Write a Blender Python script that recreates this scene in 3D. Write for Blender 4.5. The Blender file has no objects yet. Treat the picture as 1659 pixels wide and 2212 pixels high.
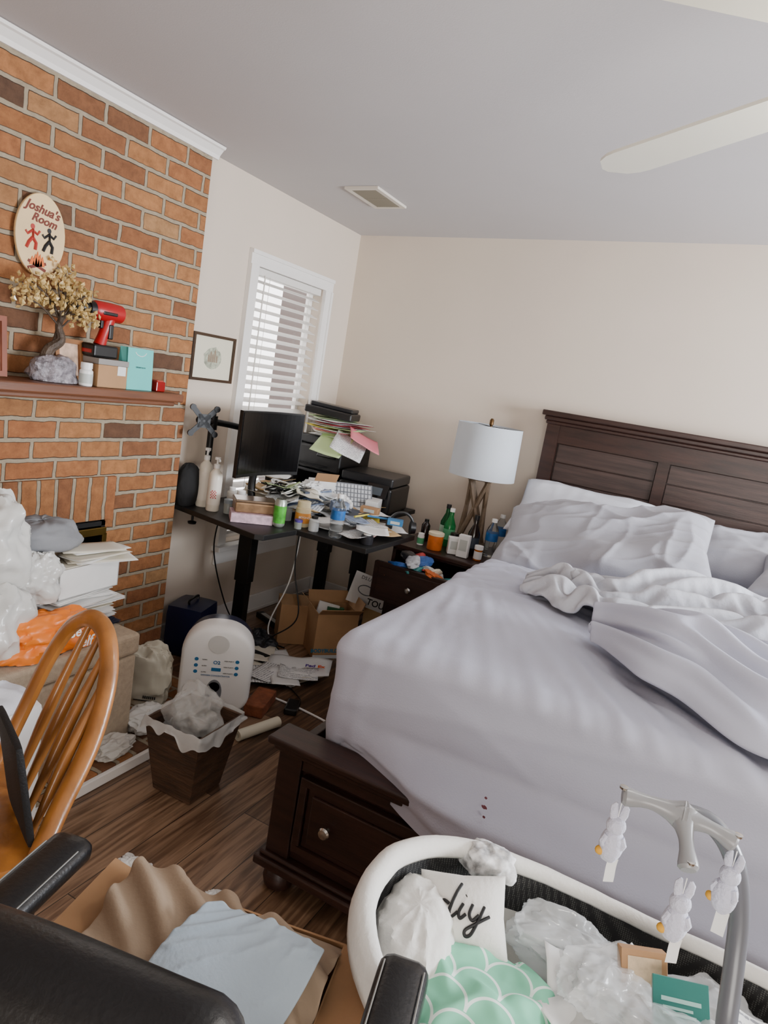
import bpy, bmesh, math, random
import numpy as np
from mathutils import Vector, Matrix, Euler, noise
random.seed(7)
pi=math.pi
COL=bpy.context.collection
def lin(h):
    h=h.lstrip('#'); r=[int(h[i:i+2],16)/255 for i in(0,2,4)]
    return tuple(((c+.055)/1.055)**2.4 if c>.04045 else c/12.92 for c in r)
MATS={}
def mat(name,hexc,rough=.5,metal=0,var=0,vs=8,bump=0,bs=40,trans=0,alpha=1,sub=0,stretch=(1,1,1),coat=0,sheen=0):
    if name in MATS: return MATS[name]
    m=bpy.data.materials.new(name); m.use_nodes=True; nt=m.node_tree; N=nt.nodes; L=nt.links
    b=N['Principled BSDF']; c=lin(hexc)
    b.inputs['Base Color'].default_value=(*c,1); b.inputs['Roughness'].default_value=rough; b.inputs['Metallic'].default_value=metal
    b.inputs['Transmission Weight'].default_value=trans; b.inputs['Alpha'].default_value=alpha
    if coat: b.inputs['Coat Weight'].default_value=coat
    if sheen: b.inputs['Sheen Weight'].default_value=sheen
    if trans: b.inputs['IOR'].default_value=1.3
    tc=N.new('ShaderNodeTexCoord'); mp=N.new('ShaderNodeMapping'); mp.inputs['Scale'].default_value=stretch
    L.new(tc.outputs['Object'],mp.inputs[0])
    n=N.new('ShaderNodeTexNoise'); n.inputs['Scale'].default_value=vs; n.inputs['Detail'].default_value=5
    L.new(mp.outputs[0],n.inputs['Vector'])
    r=N.new('ShaderNodeValToRGB'); v=max(var,.02)
    r.color_ramp.elements[0].position=.3; r.color_ramp.elements[1].position=.7
    r.color_ramp.elements[0].color=(*[x*(1-v) for x in c],1); r.color_ramp.elements[1].color=(*[min(1,x*(1+v*.7)) for x in c],1)
    L.new(n.outputs[0],r.inputs[0]); L.new(r.outputs[0],b.inputs['Base Color'])
    if bump:
        n2=N.new('ShaderNodeTexNoise'); n2.inputs['Scale'].default_value=bs; n2.inputs['Detail'].default_value=4
        L.new(mp.outputs[0],n2.inputs['Vector'])
        bp=N.new('ShaderNodeBump'); bp.inputs['Strength'].default_value=bump; bp.inputs['Distance'].default_value=.01
        L.new(n2.outputs[0],bp.inputs['Height']); L.new(bp.outputs[0],b.inputs['Normal'])
    MATS[name]=m; return m
# ------------ geometry
class G:
    def __init__(s): s.v=[]; s.f=[]
    def add(s,vf,M=None):
        v,f=vf; o=len(s.v)
        s.v+=[(M@Vector(p)) if M else Vector(p) for p in v]; s.f+=[tuple(i+o for i in q) for q in f]; return s
def TM(loc=(0,0,0),rot=(0,0,0),sc=(1,1,1)):
    return Matrix.LocRotScale(Vector(loc),Euler(rot),Vector(sc))
def box(x0,x1,y0,y1,z0,z1):
    vs=[(x,y,z) for x in(x0,x1) for y in(y0,y1) for z in(z0,z1)]
    return vs,[(0,1,3,2),(4,6,7,5),(0,4,5,1),(2,3,7,6),(0,2,6,4),(1,5,7,3)]
def cbox(sx,sy,sz,c=(0,0,0)):
    return box(c[0]-sx/2,c[0]+sx/2,c[1]-sy/2,c[1]+sy/2,c[2]-sz/2,c[2]+sz/2)
def lathe(prof,n=28,cap=True):
    v=[];f=[]
    for r,z in prof:
        for i in range(n):
            a=2*pi*i/n; v.append((r*math.cos(a),r*math.sin(a),z))
    for k in range(len(prof)-1):
        for i in range(n):
            j=(i+1)%n; f.append((k*n+i,k*n+j,(k+1)*n+j,(k+1)*n+i))
    if cap and prof[0][0]>1e-5: f.append(tuple(range(n))[::-1])
    if cap and prof[-1][0]>1e-5: f.append(tuple((len(prof)-1)*n+i for i in range(n)))
    return v,f
def tube(pts,r,n=10,closed=False,flat=1.0):
    P=[Vector(p) for p in pts]; m=len(P); R=r if isinstance(r,(list,tuple)) else [r]*m
    v=[];f=[]; up=None
    for k in range(m):
        if closed: t=P[(k+1)%m]-P[k-1]
        else: t=P[min(k+1,m-1)]-P[max(k-1,0)]
        t.normalize()
        if up is None:
            up=Vector((0,0,1)) if abs(t.z)<.9 else Vector((1,0,0))
        x=t.cross(up); 
        if x.length<1e-6: x=t.orthogonal()
        x.normalize(); up=x.cross(t).normalized()
        for i in range(n):
            a=2*pi*i/n; v.append(P[k]+x*math.cos(a)*R[k]*flat+up*math.sin(a)*R[k])
    for k in range(m if closed else m-1):
        for i in range(n):
            j=(i+1)%n; k2=(k+1)%m; f.append((k*n+i,k*n+j,k2*n+j,k2*n+i))
    if not closed:
        f.append(tuple(range(n))[::-1]); f.append(tuple((m-1)*n+i for i in range(n)))
    return v,f
def smoothpath(pts,k=8,closed=False):
    P=[Vector(p) for p in pts]; m=len(P); out=[]
    rng=range(m) if closed else range(m-1)
    for i in rng:
        if closed: a,b,c,d=P[i-1],P[i],P[(i+1)%m],P[(i+2)%m]
        else: a,b,c,d=P[max(i-1,0)],P[i],P[i+1],P[min(i+2,m-1)]
        for j in range(k):
            t=j/k
            out.append(.5*((2*b)+(c-a)*t+(2*a-5*b+4*c-d)*t*t+(3*b-a-3*c+d)*t**3))
    if not closed: out.append(P[-1])
    return out
def sheet(nx,ny,fn):
    v=[];f=[]
    for j in range(ny+1):
        for i in range(nx+1): v.append(fn(i/nx,j/ny))
    for j in range(ny):
        for i in range(nx):
            a=j*(nx+1)+i; f.append((a,a+1,a+nx+2,a+nx+1))
    return v,f
def prism(poly,z0,z1):
    n=len(poly); v=[(x,y,z0) for x,y in poly]+[(x,y,z1) for x,y in poly]
    f=[tuple(range(n))[::-1],tuple(range(n,2*n))]+[(i,(i+1)%n,n+(i+1)%n,n+i) for i in range(n)]
    return v,f
def rbox(sx,sy,sz,r,res=.03,disp=None):
    nx,ny,nz_=[max(4,int(s/res)) for s in(sx,sy,sz)]
    V={}
    def vert(i,j,k):
        if (i,j,k) not in V:
            p=Vector((sx*(i/nx-.5),sy*(j/ny-.5),sz*(k/nz_-.5)))
            q=Vector([max(-s/2+r,min(s/2-r,c)) for c,s in zip(p,(sx,sy,sz))])
            d=p-q
            nn=d.normalized() if d.length>1e-6 else Vector((0,0,1))
            if d.length>1e-6: p=q+nn*r
            if disp: p=p+nn*disp(p,nn)
            V[(i,j,k)]=(len(V),p)
        return V[(i,j,k)][0]
    f=[]
    for i in range(nx):
        for j in range(ny):
            f.append((vert(i,j,0),vert(i,j+1,0),vert(i+1,j+1,0),vert(i+1,j,0)))
            f.append((vert(i,j,nz_),vert(i+1,j,nz_),vert(i+1,j+1,nz_),vert(i,j+1,nz_)))
    for i in range(nx):
        for k in range(nz_):
            f.append((vert(i,0,k),vert(i+1,0,k),vert(i+1,0,k+1),vert(i,0,k+1)))
            f.append((vert(i,ny,k),vert(i,ny,k+1),vert(i+1,ny,k+1),vert(i+1,ny,k)))
    for j in range(ny):
        for k in range(nz_):
            f.append((vert(0,j,k),vert(0,j,k+1),vert(0,j+1,k+1),vert(0,j+1,k)))
            f.append((vert(nx,j,k),vert(nx,j+1,k),vert(nx,j+1,k+1),vert(nx,j,k+1)))
    vs=[None]*len(V)
    for idx,p in V.values(): vs[idx]=p
    return vs,f
def nz(p,s,o=0): return noise.noise(Vector(p)*s+Vector((o,o*1.7,o*.3)))
def ridge(p,s,o=0): return 1-2*abs(nz(p,s,o))
def crumple(p,s,o=0): return .6*ridge(p,s,o)+.3*ridge(p,s*2.1,o+3)+.15*ridge(p,s*4.3,o+9)
def vor(p,s,o=0): return noise.voronoi(Vector(p)*s+Vector((o,o*1.3,o*.7)))[0][0]
def film(p,s,o=0):
    """creased plastic/paper crumple"""
    q=Vector(p); q=q+.2*Vector((nz(q,2,o+1),nz(q,2,o+2),nz(q,2,o+4)))
    return vor(q,s,o)+.42*vor(q,s*2.1,o+5)+.12*vor(q,s*4.6,o+8)-.6
def baggy(p,s,o=0):
    """soft plastic bag: broad billows plus pleats converging to the top knot"""
    q=Vector(p); a=math.atan2(q.y,q.x); z=q.z
    pl=abs(math.sin(a*4.5+3*nz(q,1.5,o)+o))**.7
    pl2=abs(math.sin(a*9+4*nz(q,2.5,o+2)+o))**.6
    return .75*vor(q,s*.75,o)+.34*vor(q,s*1.9,o+5)-.30-(.30*pl+.14*pl2)*max(0,z*.8+.35)+.12*nz(q,7,o)
def fold(p,ang,freq,o=0,asp=.2,pw=2.0,warp=1.0,k=2.6):
    """long sharp cloth folds running along direction ang; 0..1"""
    c,s=math.cos(ang),math.sin(ang); a=p[0]*c+p[1]*s; b=-p[0]*s+p[1]*c
    b+=warp*(.06*nz((p[0],p[1],0),1.8,o+7)+.02*nz((p[0],p[1],0),5,o+9))
    n=abs(noise.noise(Vector((b*freq+o*3.1,a*freq*asp+o,o*.7))))
    return max(0,1-n*k)**pw
# ---- small mass-spring cloth solver: real wrinkles from excess fabric
def solve(P,Rr,floor,steps,xyw=.3,bend=.35,anchor=.1,g=.0005,its=3,smooth=2):
    ny,nx,_=P.shape; W=np.array([xyw,xyw,1.0])
    nrm=lambda a:np.sqrt((a*a).sum(-1))+1e-9
    def sets():
        S=[]
        for s in(0,1):
            S.append(((slice(None),slice(s,nx-1,2)),(slice(None),slice(s+1,nx,2)),1.0,0))
            S.append(((slice(s,ny-1,2),slice(None)),(slice(s+1,ny,2),slice(None)),1.0,0))
            S.append(((slice(s,ny-1,2),slice(0,nx-1)),(slice(s+1,ny,2),slice(1,nx)),.6,0))
            S.append(((slice(s,ny-1,2),slice(1,nx)),(slice(s+1,ny,2),slice(0,nx-1)),.6,0))
        for st,kk in((2,bend),(4,bend*.5)):
            for s in range(2*st):
                if s+st<nx: S.append(((slice(None),slice(s,nx-st,2*st)),(slice(None),slice(s+st,nx,2*st)),kk,1))
                if s+st<ny: S.append(((slice(s,ny-st,2*st),slice(None)),(slice(s+st,ny,2*st),slice(None)),kk,1))
        out=[]
        for a,b,k,bd in S:
            L=nrm(Rr[b]-Rr[a])
            if L.size: out.append((a,b,k,bd,L*(.94 if bd else 1)))
        return out
    C=sets(); P0=P.copy(); V=np.zeros_like(P)
    for t in range(steps):
        Q=P.copy(); V[...,2]-=g; P+=V
        for _ in range(its):
            for a,b,k,bd,L in C:
                d=P[b]-P[a]; l=nrm(d); c=(l-L)/l*.5*k
                if bd: c=np.minimum(c,0)
                c=np.clip(c,-.25,.25); corr=d*c[...,None]*W
                P[a]+=corr; P[b]-=corr
            np.maximum(P[...,2],floor,out=P[...,2])
        P[...,:2]+=(P0[...,:2]-P[...,:2])*anchor
        V=(P-Q)*.88; np.clip(V,-.01,.01,out=V)
    for _ in range(smooth):
        A=P.copy(); A[1:-1,1:-1]=.5*P[1:-1,1:-1]+.125*(P[:-2,1:-1]+P[2:,1:-1]+P[1:-1,:-2]+P[1:-1,2:]); P=A
    return P
def cloth(nx,ny,pos,rest,floorf,steps=110,xyw=.35,bend=.35,anchor=.08,amp=.02,fr=7,seed=0,smooth=2,lift=.01,its=3):
    P=np.zeros((ny,nx,3)); Rr=np.zeros((ny,nx,3)); F=np.zeros((ny,nx))
    for j in range(ny):
        for i in range(nx):
            u=i/(nx-1)*2-1; v=j/(ny-1)*2-1
            x,y=pos(u,v); X,Y=rest(u,v); z=floorf(u,v)
            F[j,i]=z; Rr[j,i]=(X,Y,0)
            P[j,i]=(x,y,z+lift+amp*(.5+nz((X,Y,0),fr,seed)+.6*nz((X,Y,0),fr*2.3,seed+4)))
    P=solve(P,Rr,F,steps,xyw,bend,anchor,smooth=smooth,its=its)
    v=[tuple(p) for p in P.reshape(-1,3)]
    f=[(j*nx+i,j*nx+i+1,(j+1)*nx+i+1,(j+1)*nx+i) for j in range(ny-1) for i in range(nx-1)]
    return v,f
def pillow(w,d,h,res=40,seed=0,rum=.012,ex=4):
    v=[];f=[]
    for side in(1,-1):
        def fn(a,b):
            x=a*2-1;y=b*2-1
            e=((1-abs(x)**ex)*(1-abs(y)**ex))
            hh=max(e,0)**.5
            px=w/2*x*(1-.07*(1-abs(y))*abs(x)); py=d/2*y*(1-.08*(1-abs(x))*abs(y))
            m=min(1,e*5)
            p=Vector((px,py,side*h/2*hh))
            k=rum*m*(1.2*fold((px,py),.25,5,seed,.2,1.5,1,3.5)+.9*fold((px,py),-.45,7,seed+2,.25,1.5,1,3.5)+.5*fold((px,py),1.3,8,seed+4,.3,1.5,1,3.5)+.35*fold((px,py),.1,14,seed+6,.25,1.5,1,3.5)+1.6*nz((px,py,0),3.5,seed)-.5)
            p.z+=side*k; return p
        g=sheet(res,res,fn); o=len(v); v+=g[0]; f+=[tuple(i+o for i in q)[::side] for q in g[1]]
    return v,f
def mound(bound,center,base,H,foldf,nr=26,nt=120,pw=5,under=True):
    B=smoothpath([(x,y,0) for x,y in bound],max(2,nt//len(bound)),True); nt=len(B); c=Vector((*center,0))
    v=[];f=[]
    v.append((c.x,c.y,base+H+foldf(c,0)))
    for k in range(1,nr+1):
        rho=1-(1-k/nr)**1.35
        for b in B:
            p=c+(b-c)*rho; pr=max(0,1-rho**pw)**.5
            v.append((p.x,p.y,base+pr*(H+foldf(p,rho))))
    for i in range(nt): f.append((0,1+i,1+(i+1)%nt))
    for k in range(nr-1):
        for i in range(nt):
            j=(i+1)%nt; a=1+k*nt; b=a+nt; f.append((a+i,b+i,b+j,a+j))
    if under: 
        a=1+(nr-1)*nt; f.append(tuple(a+i for i in range(nt))[::-1])
    return v,f
def blob(sx,sy,sz,amp,s,seed=0,n=48,p=2.4,flat=-.8,fn=None):
    v=[];f=[]; m=n//2; fn=fn or crumple
    def se(c,e): return math.copysign(abs(c)**e,c)
    for j in range(m+1):
        ph=-pi/2+pi*j/m
        for i in range(n):
            th=2*pi*i/n
            d=Vector((se(math.cos(ph),2/p)*se(math.cos(th),2/p),se(math.cos(ph),2/p)*se(math.sin(th),2/p),se(math.sin(ph),2/p)))
            k=1+amp*fn(d,s,seed)+amp*.8*nz(d,1.3,seed+5)
            q=Vector((d.x*sx*k,d.y*sy*k,max(d.z,flat)*sz*(k if d.z>flat else 1)))
            if q.z<flat*sz: q.z=flat*sz
            v.append(q)
    for j in range(m):
        for i in range(n):
            i2=(i+1)%n; f.append((j*n+i,j*n+i2,(j+1)*n+i2,(j+1)*n+i))
    return v,f
# ------------ objects
def setp(o,label=None,cat=None,group=None,kind=None):
    if label: o['label']=label
    if cat: o['category']=cat
    if group: o['group']=group
    if kind: o['kind']=kind
def thing(name,label,cat,loc=(0,0,0),rot=(0,0,0),group=None,kind=None):
    o=bpy.data.objects.new(name,None); o.empty_display_size=.05; COL.objects.link(o)
    o.location=loc; o.rotation_euler=rot; setp(o,label,cat,group,kind); return o
def mk(name,g,m,parent=None,smooth=True,bevel=0,sub=0,solid=0,M=None,label=None,cat=None,group=None,kind=None,loc=None,rot=None,weld=True,seg=2,sharp=38):
    if isinstance(g,G): v,f=g.v,g.f
    else: v,f=g
    me=bpy.data.meshes.new(name); me.from_pydata([tuple(p) for p in v],[],[list(q) for q in f]); 
    bm=bmesh.new(); bm.from_mesh(me)
    if weld: bmesh.ops.remove_doubles(bm,verts=bm.verts,dist=1e-6)
    bmesh.ops.recalc_face_normals(bm,faces=bm.faces); bm.to_mesh(me); bm.free()
    me.update()
    if smooth:
        me.polygons.foreach_set('use_smooth',[True]*len(me.polygons))
        try: me.set_sharp_from_angle(angle=math.radians(sharp))
        except Exception: pass
    o=bpy.data.objects.new(name,me); COL.objects.link(o); me.materials.append(m)
    if parent: o.parent=parent
    if M is not None: o.matrix_local=M
    if loc is not None: o.location=loc
    if rot is not None: o.rotation_euler=rot
    if solid:
        s=o.modifiers.new('s','SOLIDIFY'); s.thickness=solid
    if bevel:
        b=o.modifiers.new('b','BEVEL'); b.width=bevel; b.segments=seg; b.limit_method='ANGLE'
    if sub:
        s=o.modifiers.new('u','SUBSURF'); s.levels=sub; s.render_levels=sub
    setp(o,label,cat,group,kind)
    return o
def rebase(e,loc):
    l=Vector(loc); e.location=l
    for c in e.children: c.location=Vector(c.location)-l
def face(loc,n,up=(0,0,1)):
    z=Vector(n).normalized(); u=Vector(up); y=(u-z*u.dot(z)).normalized(); x=y.cross(z)
    return Matrix(((x.x,y.x,z.x,loc[0]),(x.y,y.y,z.y,loc[1]),(x.z,y.z,z.z,loc[2]),(0,0,0,1)))
def text(body,size,m,parent,M,shear=0,name='lettering',ext=.0004,bold=0):
    cu=bpy.data.curves.new('t','FONT'); cu.body=body; cu.size=size; cu.extrude=ext; cu.align_x='CENTER'; cu.align_y='CENTER'; cu.shear=shear; cu.offset=bold; cu.resolution_u=3
    t=bpy.data.objects.new('t',cu); COL.objects.link(t); dg=bpy.context.evaluated_depsgraph_get(); dg.update()
    me=bpy.data.meshes.new_from_object(t.evaluated_get(dg)); bpy.data.objects.remove(t)
    o=bpy.data.objects.new(name,me); me.materials.clear(); me.materials.append(m); COL.objects.link(o); o.parent=parent; o.matrix_local=M
    return o
# ------------ materials
cream=mat('cream_wall_paint','#D5C7B7',.85,var=.03,vs=2,bump=.05,bs=300)
ceilm=mat('ceiling_paint','#C2BEBE',.9,var=.02,vs=2,bump=.05,bs=200)
whitep=mat('white_trim_paint','#EDEAE6',.45,var=.02)
black=mat('black_plastic','#0D0D0E',.4,var=.1)
blackg=mat('black_gloss_screen','#040405',.18,var=.05)
blackm=mat('black_metal','#101011',.45,metal=.3,var=.1)
leather=mat('black_leather','#0A0A0C',.34,var=.15,bump=.1,bs=160)
espresso=mat('espresso_wood','#2E1A14',.38,var=.45,vs=5,bump=.08,bs=30,stretch=(1,8,8))
espx=mat('espresso_wood_horizontal','#3A2B26',.42,var=.45,vs=6,bump=.12,bs=30,stretch=(.6,6,9))
lav=mat('lavender_grey_cotton','#B2B4C4',.85,var=.03,vs=3,bump=.10,bs=220,sheen=.1)
lav2=mat('grey_cotton_pillowcase','#A0A0A8',.85,var=.04,vs=3,bump=.12,bs=200,sheen=.1)
whitec=mat('white_cotton','#DADCE4',.85,var=.03,vs=4,bump=.15,bs=200)
cardb=mat('brown_cardboard','#A9825C',.8,var=.08,vs=12,bump=.05,bs=90)
paperw=mat('white_paper','#E4E4E2',.7,var=.03,vs=20)
chrome=mat('brushed_nickel','#B8B6B0',.25,metal=1,var=.05)
whitepl=mat('white_plastic','#F0F0EE',.35,var=.02)
bagw=mat('white_plastic_film','#E4E4E0',.22,var=.03,alpha=.78)
bagc=mat('clear_plastic_film','#E6E9EA',.08,var=.03,bump=.1,bs=25,alpha=.38)
navy=mat('navy_plastic','#10183A',.35,var=.1)
oak=mat('golden_oak','#9C642E',.32,var=.35,vs=6,bump=.06,bs=30,stretch=(3,3,.5),coat=.3)
mantelm=mat('mantel_wood','#6A4028',.45,var=.3,vs=6,bump=.05,bs=30,stretch=(8,.8,8))
ink=mat('black_ink','#101014',.6)
def brickmat(name,vert=False,floor=False):
    m=bpy.data.materials.new(name); m.use_nodes=True; nt=m.node_tree; N=nt.nodes; L=nt.links; b=N['Principled BSDF']
    tc=N.new('ShaderNodeTexCoord'); sx=N.new('ShaderNodeSeparateXYZ'); cb=N.new('ShaderNodeCombineXYZ'); L.new(tc.outputs['Object'],sx.inputs[0])
    if floor: L.new(sx.outputs['X'],cb.inputs['X']); L.new(sx.outputs['Y'],cb.inputs['Y'])
    elif vert: L.new(sx.outputs['Z'],cb.inputs['X']); L.new(sx.outputs['Y'],cb.inputs['Y'])
    else: L.new(sx.outputs['Y'],cb.inputs['X']); L.new(sx.outputs['Z'],cb.inputs['Y'])
    n0=N.new('ShaderNodeTexNoise'); n0.inputs['Scale'].default_value=18; n0.inputs['Detail'].default_value=4
    L.new(cb.outputs[0],n0.inputs['Vector'])
    vm=N.new('ShaderNodeVectorMath'); vm.operation='SCALE'; vm.inputs['Scale'].default_value=.013; L.new(n0.outputs['Color'],vm.inputs[0])
    va=N.new('ShaderNodeVectorMath'); va.operation='ADD'; L.new(cb.outputs[0],va.inputs[0]); L.new(vm.outputs[0],va.inputs[1])
    br=N.new('ShaderNodeTexBrick'); L.new(va.outputs[0],br.inputs['Vector'])
    br.inputs['Scale'].default_value=1; br.inputs['Mortar Size'].default_value=.010; br.inputs['Mortar Smooth'].default_value=.35
    br.inputs['Brick Width'].default_value=.216; br.inputs['Row Height'].default_value=.0800
    if vert: br.inputs['Brick Width'].default_value=.5; br.offset=0
    br.inputs['Color1'].default_value=(0,0,0,1); br.inputs['Color2'].default_value=(1,1,1,1); br.inputs['Mortar'].default_value=(.5,.5,.5,1)
    rp=N.new('ShaderNodeValToRGB'); cr=rp.color_ramp
    cols=[(0,'#5A4232'),(.07,'#84583A'),(.3,'#A46A42'),(.6,'#B27C4E'),(.85,'#9C663E'),(1,'#B0875C')]
    cr.elements[0].color=(*lin(cols[0][1]),1); cr.elements[1].color=(*lin(cols[-1][1]),1)
    for p,c in cols[1:-1]: e=cr.elements.new(p); e.color=(*lin(c),1)
    L.new(br.outputs['Color'],rp.inputs[0])
    n1=N.new('ShaderNodeTexNoise'); n1.inputs['Scale'].default_value=22; n1.inputs['Detail'].default_value=8; n1.inputs['Roughness'].default_value=.7; L.new(cb.outputs[0],n1.inputs['Vector'])
    r1=N.new('ShaderNodeValToRGB'); r1.color_ramp.elements[0].position=.3; r1.color_ramp.elements[1].position=.72
    r1.color_ramp.elements[0].color=(.48,.43,.39,1); r1.color_ramp.elements[1].color=(1.2,1.18,1.15,1); L.new(n1.outputs[0],r1.inputs[0])
    mu=N.new('ShaderNodeMix'); mu.data_type='RGBA'; mu.blend_type='MULTIPLY'; mu.inputs[0].default_value=.8; L.new(rp.outputs[0],mu.inputs[6]); L.new(r1.outputs[0],mu.inputs[7])
    mo=N.new('ShaderNodeMix'); mo.data_type='RGBA'; L.new(br.outputs['Fac'],mo.inputs[0]); L.new(mu.outputs[2],mo.inputs[6])
    nm=N.new('ShaderNodeTexNoise'); nm.inputs['Scale'].default_value=30; L.new(cb.outputs[0],nm.inputs['Vector'])
    rm=N.new('ShaderNodeValToRGB'); rm.color_ramp.elements[0].color=(*lin('#8C7E68'),1); rm.color_ramp.elements[1].color=(*lin('#B0A28C'),1); L.new(nm.outputs[0],rm.inputs[0])
    L.new(rm.outputs[0],mo.inputs[7]); L.new(mo.outputs[2],b.inputs['Base Color']); b.inputs['Roughness'].default_value=.85
    inv=N.new('ShaderNodeMath'); inv.operation='SUBTRACT'; inv.inputs[0].default_value=1; L.new(br.outputs['Fac'],inv.inputs[1])
    ad=N.new('ShaderNodeMath'); ad.operation='MULTIPLY_ADD'; ad.inputs[1].default_value=.7; L.new(n1.outputs[0],ad.inputs[0]); L.new(inv.outputs[0],ad.inputs[2])
    bp=N.new('ShaderNodeBump'); bp.inputs['Strength'].default_value=1; bp.inputs['Distance'].default_value=.015; L.new(ad.outputs[0],bp.inputs['Height']); L.new(bp.outputs[0],b.inputs['Normal'])
    return m
brick=brickmat('orange_brown_brick'); brickv=brickmat('soldier_course_brick',vert=True); brickf=brickmat('hearth_brick',floor=True)
def floormat():
    m=bpy.data.materials.new('dark_plank_floor'); m.use_nodes=True; nt=m.node_tree; N=nt.nodes; L=nt.links; b=N['Principled BSDF']
    tc=N.new('ShaderNodeTexCoord'); sx=N.new('ShaderNodeSeparateXYZ'); cb=N.new('ShaderNodeCombineXYZ'); L.new(tc.outputs['Object'],sx.inputs[0])
    L.new(sx.outputs['X'],cb.inputs['Y']); L.new(sx.outputs['Y'],cb.inputs['X'])
    br=N.new('ShaderNodeTexBrick'); L.new(cb.outputs[0],br.inputs['Vector']); br.inputs['Scale'].default_value=1; br.inputs['Brick Width'].default_value=1.2; br.inputs['Row Height'].default_value=.15
    br.inputs['Mortar Size'].default_value=.0015; br.inputs['Color1'].default_value=(0,0,0,1); br.inputs['Color2'].default_value=(1,1,1,1); br.inputs['Mortar'].default_value=(0,0,0,1)
    mp=N.new('ShaderNodeMapping'); mp.inputs['Scale'].default_value=(1.6,22,1); L.new(cb.outputs[0],mp.inputs[0])
    n=N.new('ShaderNodeTexNoise'); n.inputs['Scale'].default_value=2.2; n.inputs['Detail'].default_value=8; n.inputs['Distortion'].default_value=.8; L.new(mp.outputs[0],n.inputs['Vector'])
    ad=N.new('ShaderNodeMath'); ad.operation='MULTIPLY_ADD'; ad.inputs[1].default_value=.28; L.new(br.outputs['Color'],ad.inputs[0]); L.new(n.outputs[0],ad.inputs[2])
    r=N.new('ShaderNodeValToRGB'); cr=r.color_ramp; cr.elements[0].position=.38; cr.elements[0].color=(*lin('#3D2C1F'),1); cr.elements[1].position=.82; cr.elements[1].color=(*lin('#94775E'),1)
    e=cr.elements.new(.6); e.color=(*lin('#664C39'),1)
    L.new(ad.outputs[0],r.inputs[0])
    mx=N.new('ShaderNodeMix'); mx.data_type='RGBA'; L.new(br.outputs['Fac'],mx.inputs[0]); L.new(r.outputs[0],mx.inputs[6]); mx.inputs[7].default_value=(.01,.007,.005,1)
    L.new(mx.outputs[2],b.inputs['Base Color']); b.inputs['Roughness'].default_value=.34
    bp=N.new('ShaderNodeBump'); bp.inputs['Strength'].default_value=.15; bp.inputs['Distance'].default_value=.004; L.new(n.outputs[0],bp.inputs['Height']); L.new(bp.outputs[0],b.inputs['Normal'])
    return m
# ------------ STRUCTURE
XW=-2.43; YB=4.05; XR=2.7; YF=-1.6
def struct(n,g,m,**k): return mk(n,g,m,kind='structure',smooth=False,**k)
struct('floor',box(-2.6,XR+.1,YF-.1,YB+.1,-.1,0),floormat())
cz=lambda x:2.45+.035*(x+2.43)
struct('ceiling',([(x,y,cz(x)+d) for d in(0,.1) for x,y in((-2.6,YF-.1),(XR+.1,YF-.1),(XR+.1,YB+.1),(-2.6,YB+.1))],[(0,1,2,3),(7,6,5,4),(0,4,5,1),(1,5,6,2),(2,6,7,3),(3,7,4,0)]),ceilm)
struct('wall_back',box(-2.6,XR+.1,YB,YB+.1,0,2.7),cream)
g=G()
for q in [(2.52,3.03,0,2.6),(3.70,YB,0,2.6),(3.03,3.70,0,.50),(3.03,3.70,2.04,2.6)]: g.add(box(-2.53,XW,q[0],q[1],q[2],q[3]))
struct('wall_left',g,cream)
g=G()
for q in [(YF,1.25,0,2.6),(2.1,2.52,0,2.6),(1.25,2.1,.76,2.6)]: g.add(box(-2.53,-2.34,q[0],q[1],q[2],q[3]))
struct('wall_fireplace',g,brick)
struct('wall_right',box(XR,XR+.1,YF,YB,0,2.8),cream)
struct('wall_front',box(-2.6,XR,YF-.1,YF,0,2.8),cream)
struct('trim_1',box(-2.339,-1.69,0.0,2.36,0.001,.045),brickf)
struct('trim_2',box(-1.689,-1.672,0.0,2.36,0.001,.04),whitep,bevel=.003)
struct('trim_3',box(-2.345,-2.325,1.22,2.13,.765,.955),brickv)
prof=[(0,0),(.010,0),(.015,.016),(.034,.038),(.044,.042),(.048,.052),(0,.052)]
v=[];f=[]
for y in(YF,2.55):
    for a,b in prof: v.append((-2.34+a,y,2.400+b))
n=len(prof)
f=[(i,(i+1)%n,n+(i+1)%n,n+i) for i in range(n)]+[tuple(range(n)),tuple(range(n,2*n))[::-1]]
struct('trim_4',(v,f),whitep)
struct('baseboard_left',G().add(box(XW,XW+.015,2.53,YB,0,.11)).add(box(XW,XW+.022,2.53,YB,0,.02)),whitep,bevel=.003)
struct('baseboard_back',box(XW+.02,XR,YB-.015,YB,0,.11),whitep,bevel=.003)
# window
w=thing('window_1','tall narrow window with white casing',None,(XW,3.37,.38),kind='structure')
y0,y1,z0,z1=-.41,.41,.0,1.73
g=G()
g.add(box(.001,.02,y0,y0+.075,.116,z1-.075)).add(box(.001,.02,y1-.075,y1,.116,z1-.075)).add(box(.001,.021,y0,y1,z1-.075,z1))
g.add(box(.0201,.028,y0,y0+.02,.116,z1-.0751)).add(box(.0201,.028,y1-.02,y1,.116,z1-.0751)).add(box(.0211,.03,y0,y1,z1-.02,z1))
mk('window_casing',g,whitep,w,smooth=False)
mk('window_sill',G().add(box(-.09,.06,y0-.02,y1+.02,.085,.115)).add(box(.001,.018,y0,y1,.0,.085)),whitep,w,smooth=False,bevel=.005)
g=G()
a0,a1=-.335,.325
for zz in(.12,.86,1.62): g.add(box(-.095,-.065,a0+.031,a1-.031,zz,zz+.04))
g.add(box(-.095,-.065,a0,a0+.03,.12,1.66)).add(box(-.095,-.065,a1-.03,a1,.12,1.66))
mk('window_sash',g,whitep,w,smooth=False)
mk('window_pane',box(-.083,-.079,a0,a1,.13,1.65),mat('window_glass','#FFFFFF',.0,trans=1),w,smooth=False)
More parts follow.
